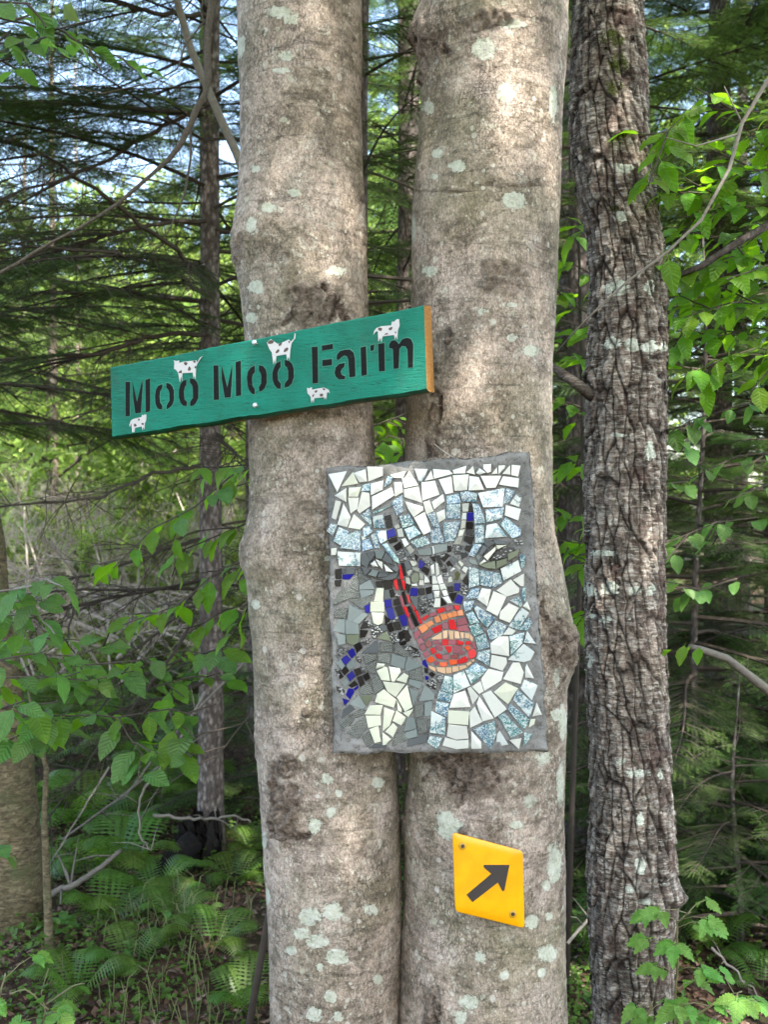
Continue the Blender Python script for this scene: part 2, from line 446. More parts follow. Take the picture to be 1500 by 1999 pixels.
H d 835,985 955,985 950,1040 840,1040|r 1120,930 1210,885 1250,960 1230,1020 1140,1050|r 950,1070 1080,1005 1120,1070 1090,1100 970,1135|n 440,1060 520,1000 590,1070 500,1120
H v 560,1120 620,1080 650,1100 600,1160|n 655,1110 775,1100 775,1165 700,1180 655,1150|n 800,1070 935,1060 945,1130 830,1150|f 470,1160 590,1200 590,1260 500,1210
H f 610,1190 745,1190 745,1290 620,1250|f 760,1190 850,1190 850,1280 760,1285|f 865,1180 960,1170 970,1240 865,1270|f 975,1170 1080,1150 1100,1190 990,1230
H f 1090,1130 1160,1090 1180,1120 1110,1170|f 1170,1070 1220,1060 1225,1090 1190,1100|b 375,1090 420,1060 470,1180 450,1195 380,1140|k 410,1200 465,1210 470,1280 415,1270
H k 480,1300 520,1260 585,1300 540,1350|b 420,1330 465,1335 480,1380 430,1390|s 460,1410 560,1370 610,1440 500,1480|s 610,1330 710,1320 720,1420 640,1430
H s 200,940 320,930 340,1010 230,1030|s 50,830 170,850 210,910 130,920|k 170,830 310,900 270,930|s 80,540 150,540 130,610|k 60,600 150,620 200,700 130,770
J b 365,310 445,240 480,260 515,350 440,420|b 250,440 345,365 425,440 325,545|g 165,510 240,440 315,560 260,630|g 345,550 480,440 520,560 395,640
J k 250,650 325,570 390,650 310,730|k 180,680 210,670 290,750 230,800|b 350,740 450,650 505,750 410,840|k 480,630 590,590 620,700 530,750
J k 540,770 620,740 680,880 600,940|k 640,740 740,680 780,780 700,840|g 270,860 340,780 400,860 310,960|k 385,920 490,830 560,900 440,960
J b 330,1090 385,970 460,980 490,1030 410,1170|b 475,980 555,920 560,960 500,1010|b 270,1150 400,1195 315,1280|k 490,180 590,130 640,220 540,320
J s 610,110 780,60 790,100 680,170|s 170,270 250,210 380,270 220,390|s 160,930 310,1000 310,1090 180,1040|s 140,620 230,620 200,760
J s 530,360 620,450 600,500 530,460|s 600,560 720,660 640,700|a 620,330 880,100 920,120 925,320|t 960,130 1190,150 1185,310 960,310
J t 1230,150 1500,310 1470,400 1380,380 1225,320|t 640,355 910,350 900,430 690,530|t 930,350 1150,340 1140,510 925,480|g 1180,350 1440,410 1390,620 1155,540
C g 1105,700 1275,810 1090,880 1070,830
J t 690,560 900,440 860,620 950,750 720,640|t 800,790 960,740 1040,960 850,1080|t 590,960 760,860 840,1070 580,1090|g 400,1260 560,1110 700,1310 640,1350
J y 600,1110 830,1100 720,1300|a 290,1350 410,1270 510,1350 260,1520|t 230,1630 420,1440 490,1540 330,1790|t 440,1430 600,1350 700,1370 660,1460 490,1530
J t 350,1790 560,1550 700,1500 720,1700 560,1890|c 910,510 1050,520 1040,570 885,610|c 900,650 1060,565 1100,600 1150,830 990,820|c 1120,570 1320,600 1345,670 1220,850 1170,830
J c 1250,820 1400,690 1480,740 1440,870|c 1010,840 1420,890 1250,1130 1100,1030|c 870,1220 910,1070 1030,985 1265,1180 1210,1320
C t 540,1680 620,1610 700,1740 610,1790|a 630,1800 700,1760 850,1780 830,1810|c 1095,1040 1160,1310 1070,1365 970,1190|c 970,1220 1030,1340 1025,1375 980,1350
C c 575,1400 640,1290 800,1285 770,1405|c 590,1415 770,1415 780,1530 620,1565|c 635,1580 745,1540 775,1730 700,1750|c 815,1315 945,1360 880,1540 795,1605
C c 965,1350 1080,1440 1025,1535 920,1480|c 1045,1380 1175,1330 1110,1435|c 830,1610 925,1505 975,1560 925,1680|c 795,1620 900,1700 830,1770 795,1775
C t 1130,870 1270,830 1295,1000 1110,960|g 1125,970 1285,1010 1250,1090 1115,1030|g 1120,1080 1240,1130 1170,1290|g 1310,1040 1430,1150 1420,1220 1240,1240
C t 1190,1300 1300,1260 1290,1430 1190,1440|g 1310,1260 1400,1240 1390,1420 1310,1420|t 1210,1460 1350,1450 1330,1620 1230,1640|g 1100,1440 1180,1450 1210,1570 1050,1610
C g 1060,1630 1210,1580 1220,1670 1090,1700|t 960,1620 1070,1620 1090,1720 910,1790|a 1110,1720 1340,1640 1330,1740 1100,1790|s 1350,970 1440,970 1440,1100 1330,1050
"""
LETTERS = """
K 125,545 200,545 195,1100 125,1105|240,545 312,870 395,530 405,600 375,1045 285,1060 250,800|450,515 525,485 525,1020 455,1040
K 725,580 655,610 620,670 605,780 610,880 630,950 665,990 725,995 725,930 690,880 680,790 690,700 725,640|790,560 850,575 890,620 915,690 915,840 890,915 850,960 795,995 795,930 840,850 840,730 825,680 790,640
K 1115,505 1060,530 1020,580 995,680 995,800 1020,880 1060,930 1120,940 1125,870 1085,830 1075,700 1090,630 1115,590|1175,485 1245,500 1290,550 1310,620 1310,800 1270,890 1230,930 1180,940 1180,870 1225,800 1220,640 1205,590 1175,560
L 115,500 180,500 190,955 120,960|225,500 300,790 365,490 365,620 345,925 265,930 225,680|410,455 480,435 485,900 415,910
L 665,500 610,530 575,580 560,660 570,770 590,830 625,875 665,885 665,815 635,770 630,660 640,620 665,590|720,495 775,508 810,550 825,610 825,730 800,800 765,835 725,850 720,790 750,740 752,640 742,600 720,570
L 1010,440 955,470 920,530 900,600 900,680 925,760 965,805 1010,815 1015,745 978,700 970,600 985,555 1010,520|1065,425 1125,440 1165,480 1185,550 1185,660 1160,740 1120,780 1065,800 1065,740 1110,680 1110,570 1095,530 1065,500
M 105,430 170,425 175,820 115,825|215,415 335,395 335,450 215,470|220,570 325,560 325,625 220,640
M 375,565 378,515 410,475 460,460 520,455 560,490 575,560 580,750 515,760 500,560 485,530 460,522 430,540 400,570|465,600 460,645 430,670 420,700 435,735 470,745 465,780 400,783 365,750 352,710 365,650 400,615
M 635,435 695,420 705,730 645,745|740,415 785,400 780,465 745,475
M 825,395 895,385 900,690 835,695|945,400 970,362 1005,355 1035,375 1050,400 1090,345 1140,328 1185,345 1208,400 1205,650 1150,655 1145,460 1125,425 1085,420 1058,450 1050,660 995,668 985,450 945,440
"""
COWS = """
K 925,240 912,195 925,200 960,212 990,195 1000,205 1000,238 1060,220 1280,195 1290,235 1340,150 1390,122 1350,162 1300,240 1275,300 1265,500 1250,440 1235,490 1222,395 1050,405 1048,530 1035,450 1010,550 985,400 945,345 918,335;1080,220 1145,230 1120,285 1080,262;1165,275 1205,350 1135,372;985,390 1040,345 1050,400 1010,405;1230,200 1275,200 1265,240 1230,230;1275,280 1275,320 1255,332 1250,300
K 390,1115 395,1080 420,1095 440,1075 465,1080 460,1180 440,1220 435,1320 420,1270 405,1335 392,1270 280,1295 270,1365 235,1365 222,1215 195,1280 190,1250 215,1175 250,1150;330,1140 370,1150 340,1190;270,1210 325,1260 265,1280;385,1215 430,1210 420,1250 390,1240
L 845,240 830,195 880,150 935,190 970,215 1060,185 1120,155 1145,185 1190,140 1198,72 1210,78 1205,140 1158,205 1140,290 1130,430 1115,380 1098,430 1088,350 955,375 942,478 930,420 915,490 895,330 865,290;980,215 1040,185 1020,235 990,245;950,310 990,275 998,320 945,345;1060,280 1110,255 1118,295 1050,335;1110,170 1140,180 1130,215;835,195 880,155 930,182 900,212 850,215
M 60,930 55,870 75,880 105,865 110,895 170,880 240,870 290,895 302,935 285,915 270,930 265,1000 255,970 245,1000 240,975 135,985 125,1035 115,1000 103,1040 95,970;135,905 170,895 165,920 145,930;220,875 260,880 240,908;195,935 235,935 225,970 195,965;110,950 140,938 120,980
M 775,300 785,255 810,225 860,205 970,195 978,150 995,160 1030,128 1055,130 1060,200 1040,250 1035,355 1020,310 1010,350 1000,300 875,315 862,380 850,330 830,375 825,260 800,262;825,220 875,220 865,260 830,250;935,230 985,205 980,240 955,252;885,300 920,275 945,290;1005,265 1025,260 1020,290
"""
# ================================================================ the ground
def gh(x, y):
    x = np.atleast_1d(np.asarray(x, float)); y = np.atleast_1d(np.asarray(y, float))
    Q = np.stack([x, y, 0 * x], 1)
    h = -0.06 + 0.05 * fbm(Q * 0.35, 3, 5) + 0.025 * fbm(Q * 2.2, 3, 9)
    h += 0.13 * np.exp(-((x + 0.75) / 0.7) ** 2 - ((y - 3.7) / 0.55) ** 2)      # mossy bank
    h += 0.05 * np.clip(y - 12, 0, 60) * 0.5
    return h


def g1(x, y):
    return float(gh(x, y)[0])


def mat_ground():
    m = NT('leaf_litter')
    co = m.coords()
    a = m.noise(co, 14, 6, 0.7)
    b = m.noise(co, 1.3, 4, 0.6)
    v = m.n('ShaderNodeTexVoronoi', Scale=34.0)
    m.set(v.inputs['Vector'], co)
    col = m.ramp(a, [(0.3, (0.018, 0.012, 0.008)), (0.5, (0.075, 0.045, 0.028)), (0.7, (0.17, 0.10, 0.062))])
    col = m.mix(m.math('MULTIPLY', v.outputs['Distance'], 0.8), col, (0.03, 0.018, 0.012))
    moss = m.ramp(b, [(0.50, 0.0), (0.62, 1.0)])
    col = m.mix(moss, col, m.ramp(a, [(0.3, (0.012, 0.028, 0.006)), (0.7, (0.06, 0.10, 0.02))]))
    m.base(col, 0.9, 0.2)
    m.bump(a, 0.03)
    return m.mat


xs = np.concatenate([-np.geomspace(90, 3, 60)[:-1], np.linspace(-3, 3, 130), np.geomspace(3, 90, 60)[1:]])
ys = np.concatenate([np.linspace(-30, 2.4, 24)[:-1], np.linspace(2.4, 7, 130), np.geomspace(7, 120, 80)[1:]])
X, Y = np.meshgrid(xs, ys)
V = np.stack([X.ravel(), Y.ravel(), gh(X.ravel(), Y.ravel())], 1)
me = grid_mesh('ground', V, len(ys), len(xs), [mat_ground()], wrap=False)
tag(link('ground', me), 'brown leaf litter and moss on the forest floor', kind='structure')
# ================================================================ trunks in front
def mat_beech():
    m = NT('smooth_grey_bark')
    co = m.coords()
    cs = m.coords((1, 1, 0.55))
    big = m.noise(co, 7, 5, 0.65, 0.6)
    mid = m.noise(m.coords((0.62, 0.62, 1)), 60, 6, 0.72, 0.4)
    fine = m.noise(cs, 330, 3, 0.7)
    grain = m.noise(cs, 150, 5, 0.8)
    col = m.ramp(big, [(0.32, (0.225, 0.180, 0.128)), (0.5, (0.320, 0.252, 0.195)), (0.68, (0.405, 0.328, 0.270))])
    spots = m.ramp(m.math('ADD', m.math('MULTIPLY', mid, 0.62), m.math('MULTIPLY', big, 0.38)), [(0.40, 0.0), (0.50, 1.0)])
    col = m.mix(spots, (0.115, 0.090, 0.064), col)
    pale = m.ramp(m.noise(co, 30, 6, 0.75, 1.0), [(0.55, 0.0), (0.63, 0.75)])
    col = m.mix(pale, col, (0.42, 0.39, 0.32))
    bl2 = m.ramp(m.noise(co, 20, 5, 0.7, 0.5), [(0.38, 0.75), (0.50, 0.0)])
    col = m.mix(bl2, col, (0.150, 0.118, 0.086))
    gr = m.ramp(m.noise(co, 3.1, 3, 0.5), [(0.52, 0.0), (0.68, 0.45)])
    col = m.mix(gr, col, (0.175, 0.160, 0.085))
    fn = m.ramp(grain, [(0.34, 0.62), (0.5, 0.98), (0.68, 1.25)])
    col = m.mix(1.0, col, fn, 'MULTIPLY')
    fn2 = m.ramp(fine, [(0.34, 0.62), (0.66, 1.38)])
    col = m.mix(1.0, col, fn2, 'MULTIPLY')
    ck = m.n('ShaderNodeTexVoronoi', Scale=120.0, feature='DISTANCE_TO_EDGE')
    cko = m.n('ShaderNodeVectorMath', operation='MULTIPLY_ADD')
    ckn = m.n('ShaderNodeTexNoise', Scale=70.0); m.set(ckn.inputs['Vector'], co)
    m.set(cko.inputs[0], ckn.outputs['Color']); cko.inputs[1].default_value = (0.012,) * 3; m.set(cko.inputs[2], m.coords((1, 1, 0.5)))
    m.set(ck.inputs['Vector'], cko.outputs[0])
    ckm = m.math('MULTIPLY', m.ramp(ck.outputs['Distance'], [(0.0, 1.0), (0.07, 0.0)]), m.ramp(m.noise(co, 13, 4, 0.6), [(0.45, 0.0), (0.6, 0.75)]))
    col = m.mix(ckm, col, (0.075, 0.058, 0.045))
    # horizontal wrinkles
    ch = m.coords((0.16, 0.16, 1))
    wr = m.ramp(m.noise(ch, 60, 4, 0.7, 0.8), [(0.36, 0.55), (0.46, 1.0)])
    col = m.mix(0.8, col, m.mix(1.0, col, wr, 'MULTIPLY'))
    # round crustose lichen
    dv = m.n('ShaderNodeTexNoise', Scale=26.0); m.set(dv.inputs['Vector'], co); dv.inputs['Detail'].default_value = 3
    off = m.n('ShaderNodeVectorMath', operation='MULTIPLY_ADD')
    m.set(off.inputs[0], dv.outputs['Color']); off.inputs[1].default_value = (0.016,) * 3; m.set(off.inputs[2], co)
    lf = m.attr('lichen')
    for sc, th, dens in ((27, 0.16, 0.80), (50, 0.21, 0.84), (90, 0.24, 0.90)):
        v = m.n('ShaderNodeTexVoronoi', Scale=float(sc)); m.set(v.inputs['Vector'], off.outputs[0])
        disc = m.ramp(v.outputs['Distance'], [(th, 1.0), (th + 0.05, 0.0)])
        sep = m.n('ShaderNodeSeparateColor'); m.set(sep.inputs[0], v.outputs['Color'])
        pick = m.math('GREATER_THAN', sep.outputs[0], dens)
        tint = m.mix(sep.outputs[1], (0.40, 0.40, 0.28), (0.52, 0.48, 0.41))
        k = m.math('MULTIPLY', m.math('MULTIPLY', disc, pick), m.ramp(m.noise(co, 140, 4, 0.7), [(0.3, 0.25), (0.6, 0.75)]))
        col = m.mix(k, col, tint)
    lp = m.ramp(m.math('ADD', lf, m.math('MULTIPLY', m.math('SUBTRACT', m.noise(co, 75, 5, 0.75, 0.8), 0.5), 2.6)), [(0.50, 0.0), (0.58, 1.0)])
    lcol = m.ramp(mid, [(0.35, (0.38, 0.40, 0.29)), (0.65, (0.52, 0.52, 0.44))])
    col = m.mix(m.math('MULTIPLY', lp, m.ramp(m.noise(co, 150, 4, 0.75), [(0.3, 0.45), (0.55, 0.92)])), col, m.mix(0.35, lcol, m.mix(1.0, lcol, fn, 'MULTIPLY')))
    # rough scars
    sc = m.attr('scar')
    sn = m.ramp(m.noise(co, 70, 6, 0.8, 0.6), [(0.40, (0.050, 0.036, 0.026)), (0.50, (0.17, 0.125, 0.092)), (0.62, (0.34, 0.265, 0.205))])
    dk = m.ramp(m.math('ADD', sc, m.math('MULTIPLY', m.math('SUBTRACT', m.noise(co, 110, 5, 0.8, 0.6), 0.5), 1.3)), [(1.02, 0.0), (1.30, 0.75)])
    edge_n = m.noise(co, 80, 5, 0.8, 0.8)
    sc = m.math('MULTIPLY', sc, m.ramp(m.math('ADD', m.math('MULTIPLY', sc, 0.5), m.math('MULTIPLY', edge_n, 0.8)), [(0.42, 0.0), (0.62, 1.0)]))
    col = m.mix(m.math('MINIMUM', sc, 1.0), col, sn)
    col = m.mix(dk, col, (0.040, 0.028, 0.020))
    m.base(col, 0.82, 0.25)
    h = m.math('ADD', m.math('MULTIPLY', grain, 0.6), m.math('MULTIPLY', mid, 1.1))
    h = m.math('ADD', h, m.math('MULTIPLY', fine, 0.3))
    h = m.math('ADD', h, m.math('MULTIPLY', lp, 0.35))
    h = m.math('SUBTRACT', h, m.math('MULTIPLY', ckm, 0.6))
    h = m.math('ADD', h, m.math('MULTIPLY', m.math('MULTIPLY', sc, m.noise(co, 95, 5, 0.8, 0.5)), 4.0))
    m.bump(h, 0.0035, 0.9)
    return m.mat


def interp(tab, y, k):
    return np.interp(y, [t[0] for t in tab], [t[k] for t in tab])


def trunk_mesh(name, tab, d, mat, top_z, nseg, step, disp, marks=(), lich=(), ground_flare=1.25, top_shrink=0.6, seed=1, base_shift=0):
    """tab: (py, px_left, px_right). marks: (px, py, rx, ry, scar, lift)."""
    zy = lambda z: 999.5 - (z - CAM_Z) * F / d
    yt = zy(top_z)
    y_in = np.arange(2060, -60, -step)
    gz = g1((0.5 * (tab[-1][1] + tab[-1][2]) - 750) / F * d, d) - 0.15
    y_dn = np.linspace(zy(gz), 2060, 24)[:-1]
    y_up = np.linspace(-60, yt, 50)[1:]
    yy = np.concatenate([y_dn, y_in, y_up])
    L = interp(tab, yy, 1); R = interp(tab, yy, 2)
    cx = (L + R) / 2; rr = (R - L) / 2
    up = yy < -60; t = (yy[up] + 60) / (yt + 60)
    rr[up] *= 1 - (1 - top_shrink) * t
    cx[up] += 0.04 * (tab[0][1] - tab[2][1]) * t
    dn = yy > 2060; t = (yy[dn] - 2060) / (zy(gz) - 2060)
    rr[dn] *= 1 + (ground_flare - 1) * t ** 2
    cx[dn] += base_shift * t
    z = CAM_Z + (999.5 - yy) / F * d
    c = (cx - 750) / F * d; r = rr / F * d
    an = np.linspace(0, 2 * np.pi, nseg, endpoint=False) + 0.5 * np.pi
    nx, ny = np.cos(an), np.sin(an)
    NX = np.tile(nx, len(yy)); NY = np.tile(ny, len(yy))
    RR = np.repeat(r, nseg); CX = np.repeat(c, nseg); Z = np.repeat(z, nseg); YY = np.repeat(yy, nseg)
    Pn = np.stack([CX + NX * RR, d + NY * RR, Z], 1)
    scar = np.zeros(len(Pn)); lc = np.zeros(len(Pn)); lift = np.zeros(len(Pn))
    front = np.clip(-NY * 2.5 + 0.6, 0, 1)
    PX = 750 + Pn[:, 0] / Pn[:, 1] * F
    PYY = 999.5 - (Z - CAM_Z) / Pn[:, 1] * F
    jit = 0.35 * fbm(Pn * 40, 3, seed + 50)
    for (mx, my, rx, ry, s, lf) in marks:
        q = ((PX - mx) / rx) ** 2 + ((PYY - my) / ry) ** 2
        g = np.exp(-q) * front
        lift += g * lf
        if s:
            scar = np.maximum(scar, s * np.clip(2.6 * (g + 0.8 * jit * (g > 0.05)) - 0.45, 0, 1))
    for (mx, my, rx, ry) in lich:
        q = ((PX - mx) / rx) ** 2 + ((PYY - my) / ry) ** 2
        lc = np.maximum(lc, np.clip(1.15 - 0.62 * q, 0, 1) * front)
    dd = disp(Pn, RR, NX, NY, scar) + lift
    Pn[:, 0] += NX * dd; Pn[:, 1] += NY * dd
    return grid_mesh(name, Pn, len(yy), nseg, [mat], attrs={'scar': scar, 'lichen': lc})


def disp_beech(Q, R, NX, NY, scar):
    h = 0.0035 * fbm(Q * np.array([9, 9, 5]), 3, 3) + 0.0009 * fbm(Q * np.array([70, 70, 60]), 3, 8)
    rough = fbm(Q * np.array([85, 85, 60]), 3, 21, 0.65)
    ridge = 1 - 2 * np.abs(fbm(Q * np.array([60, 60, 38]), 2, 31))
    return h + np.clip(scar, 0, 1.2) * (0.0075 * rough + 0.0085 * ridge - 0.002)




def furrow(pts, rx, ry, s, lift, gap=7):
    out = []
    for (x0, y0), (x1, y1) in zip(pts, pts[1:]):
        n = max(1, int(math.hypot(x1 - x0, y1 - y0) / gap))
        for i in range(n):
            t = i / n
            out.append((x0 + (x1 - x0) * t + random.uniform(-2, 2), y0 + (y1 - y0) * t + random.uniform(-2, 2), rx * random.uniform(0.7, 1.3), ry * random.uniform(0.7, 1.3), s * random.uniform(0.85, 1.1), lift))
    return out


MB_BEECH = mat_beech()
TABL = [(0, 462, 705), (100, 465, 706), (200, 469, 707), (300, 470, 709), (400, 462, 711), (450, 455, 713), (490, 453, 714), (530, 462, 715),
        (570, 470, 716), (700, 480, 721), (850, 485, 731), (1000, 484, 734), (1060, 470, 735), (1095, 469, 737), (1130, 484, 740),
        (1250, 494, 746), (1400, 499, 765), (1500, 504, 777), (1600, 511, 783), (1750, 517, 785), (1900, 527, 783), (1999, 530, 781)]
MARKL = [(600, 600, 34, 44, 0.7, 0.006), (598, 575, 34, 22, 0.75, 0.006),  (612, 550, 60, 24, 0.0, 0.009), (640, 610, 16, 20, 0.85, 0.0),
         (458, 485, 26, 38, 0.35, 0.001), (474, 1080, 26, 30, 0.25, 0.001),
         (563, 1495, 24, 26, 0.8, 0.003), (556, 1484, 8, 8, 1.2, -0.004), (574, 1500, 5, 14, 1.15, -0.003), (560, 1575, 30, 56, 0.85, 0.006), (533, 1560, 6, 62, 0.9, -0.004), (560, 1632, 36, 7, 0.9, -0.003),
         (560, 1540, 20, 5, 0.8, -0.003), (640, 1600, 50, 60, 0.0, 0.0), (745, 1680, 16, 26, 0.4, 0), (700, 1660, 14, 20, 0.45, 0), (600, 1390, 10, 8, 0.6, 0.003),
         (505, 1440, 14, 40, 0.3, 0.002)]
MARKL += furrow([(632, 562), (655, 585), (668, 610), (684, 640)], 7, 9, 1.35, -0.0045) + furrow([(625, 558), (598, 572), (580, 590), (570, 612), (555, 632), (545, 640)], 5, 7, 1.25, -0.003)
MARKL += furrow([(640, 585), (650, 605), (642, 628)], 5, 7, 1.2, -0.003) + furrow([(600, 585), (605, 605), (596, 625)], 4, 6, 1.1, -0.002)
MARKL += furrow([(536, 1530), (532, 1570), (535, 1615), (545, 1632), (590, 1636), (612, 1628)], 3.5, 6, 1.25, -0.003) + furrow([(540, 1532), (578, 1532), (582, 1560), (588, 1580)], 3, 4, 1.15, -0.002)
MARKL += furrow([(540, 1490), (552, 1478), (575, 1485), (590, 1500)], 4, 5, 1.3, -0.003) + furrow([(556, 1500), (552, 1520)], 4, 5, 1.2, -0.002)
LICHL = [(602, 1790, 22, 18), (650, 1780, 20, 17), (618, 1838, 20, 14), (722, 1775, 14, 12), (658, 1868, 22, 16), (590, 1822, 15, 12), (634, 1837, 10, 10),
         (568, 1855, 12, 10), (615, 1612, 12, 14), (645, 1585, 10, 10), (662, 1548, 8, 8), (640, 1520, 12, 10), (737, 1527, 12, 11), (522, 1750, 6, 16),
         (625, 1890, 8, 8), (645, 1945, 12, 12), (738, 1912, 10, 10), (615, 1980, 16, 14), (660, 1985, 10, 10), (511, 1700, 5, 20), (600, 1370, 6, 4),
         (498, 560, 16, 14), (500, 330, 10, 8), (524, 405, 14, 10), (548, 138, 18, 6), (490, 440, 10, 16), (470, 90, 8, 22), (655, 530, 20, 10), (515, 1640, 6, 16),
         (575, 376, 14, 8), (560, 110, 14, 10), (640, 1090, 6, 6), (545, 25, 24, 12), (570, 40, 16, 10), (490, 620, 10, 12), (500, 1180, 8, 10)]
TABR = [(0, 822, 1106), (40, 806, 1106), (65, 802, 1106), (95, 808, 1106), (125, 820, 1105), (200, 822, 1100), (300, 815, 1096), (400, 807, 1092), (600, 803, 1083),
        (700, 800, 1078), (850, 793, 1078), (950, 793, 1080), (1040, 794, 1086), (1110, 795, 1098), (1180, 795, 1109), (1250, 795, 1117), (1300, 795, 1118), (1340, 795, 1106),
        (1500, 795, 1105), (1590, 786, 1103), (1620, 783, 1102), (1650, 788, 1101), (1750, 788, 1100), (1850, 782, 1102), (1920, 780, 1104), (1999, 777, 1109)]
MARKR = [(835, 75, 34, 36, 0.45, 0.012), (858, 88, 14, 8, 1.0, -0.006), (872, 100, 10, 7, 1.0, -0.006), (825, 110, 12, 40, 0.6, -0.002), (960, 35, 50, 18, 0.6, 0.002),
         (985, 540, 50, 34, 0.42, 0.0), (960, 520, 20, 12, 0.5, 0), (876, 655, 9, 18, 0.9, 0.005), (850, 768, 12, 9, 0.9, -0.004), (850, 800, 8, 24, 0.7, -0.002),
         (858, 845, 5, 46, 0.6, -0.003), (848, 872, 14, 22, 1.0, 0.004), (1092, 1255, 36, 50, 0.85, 0.012), (1095, 1240, 10, 20, 1.1, -0.006), (1075, 1265, 8, 16, 1.1, -0.004), (1108, 1270, 20, 46, 0.6, 0.004), (1062, 1200, 6, 30, 0.6, -0.004),
         (905, 1498, 60, 30, 0.9, 0.006), (945, 1530, 44, 34, 0.8, 0.005), (880, 1520, 8, 40, 1.0, -0.006), (895, 1555, 9, 26, 1.0, -0.007), (850, 1485, 34, 7, 1.15, -0.004), (905, 1530, 7, 22, 1.2, -0.006),
         (950, 1600, 40, 50, 0.25, 0.004), (786, 1620, 10, 26, 0.5, 0.002), (850, 1970, 20, 30, 0.9, 0.001), (840, 1990, 12, 26, 0.8, 0), (1000, 360, 70, 5, 0.45, -0.002),
         (880, 372, 60, 3, 0.5, -0.001), (1030, 1560, 30, 40, 0.3, 0), (1070, 1640, 12, 40, 0.3, 0), (903, 1622, 8, 6, 1.0, 0.004), (1050, 1700, 20, 60, 0.25, 0)]
MARKR += furrow([(832, 1520), (848, 1492), (875, 1478), (905, 1476)], 5, 5, 1.25, -0.004) + furrow([(903, 1490), (888, 1510), (878, 1530), (882, 1555)], 5, 8, 1.35, -0.005)
MARKR += furrow([(905, 1495), (935, 1488), (960, 1500), (980, 1525)], 4, 4, 1.15, -0.003) + furrow([(890, 1530), (905, 1550), (900, 1575)], 4, 6, 1.2, -0.003) + furrow([(925, 1505), (920, 1530), (935, 1550)], 3.5, 5, 1.1, -0.002)
MARKR += furrow([(862, 775), (860, 810), (858, 845), (850, 870)], 3, 7, 1.25, -0.003) + furrow([(1062, 1180), (1066, 1210), (1075, 1240), (1072, 1275), (1085, 1305)], 4, 7, 1.25, -0.004)
MARKR += furrow([(1090, 1215), (1098, 1245), (1090, 1270), (1100, 1295)], 6, 8, 1.3, -0.005) + furrow([(838, 78), (855, 85), (868, 98), (880, 112)], 4, 4, 1.3, -0.004) + furrow([(812, 60), (808, 90), (815, 130), (822, 165)], 5, 9, 1.1, -0.002)
MARKR += furrow([(845, 1960), (852, 1985), (848, 2010)], 6, 8, 1.2, -0.002)
LICHR = [(945, 95, 26, 22), (990, 180, 18, 20), (1005, 392, 24, 16), (998, 48, 30, 9), (850, 345, 8, 6), (855, 300, 12, 10), (893, 325, 16, 12), (808, 445, 6, 26), (840, 530, 14, 10),
         (1000, 595, 10, 6), (1038, 685, 16, 12), (1000, 660, 12, 8), (944, 608, 12, 6), (880, 1618, 26, 24), (868, 1600, 18, 16), (1010, 1610, 16, 8), (1085, 1685, 14, 40),
         (1070, 1862, 20, 17), (1035, 1565, 12, 14), (1095, 1530, 8, 44), (1098, 1410, 10, 34), (1085, 1395, 10, 12), (915, 1958, 18, 14), (900, 1990, 12, 16), (1068, 1728, 10, 12),
         (938, 1870, 12, 12), (985, 1905, 10, 10), (1085, 1320, 6, 20), (1060, 1900, 8, 10), (835, 210, 10, 12), (1075, 1790, 8, 8), (1040, 1800, 14, 14), (1062, 1480, 16, 12), (1080, 200, 8, 40)]
D_TR = 2.12
bl = thing('beech_tree', 'left grey trunk of the close pair, with the green plank nailed to it', 'tree', (-0.13, D_TR, 0))
link('trunk', trunk_mesh('trunk', TABL, D_TR, MB_BEECH, 7.5, 250, 3.2, disp_beech, MARKL, LICHL, 1.25, 0.55, 1, -30), bl)
br = thing('beech_tree', 'right grey trunk of the close pair, carrying the yellow arrow marker under the mosaic', 'tree', (0.2, D_TR, 0))
link('trunk', trunk_mesh('trunk', TABR, D_TR, MB_BEECH, 7.8, 270, 3.2, disp_beech, MARKR, LICHR, 1.2, 0.55, 2, 40), br)


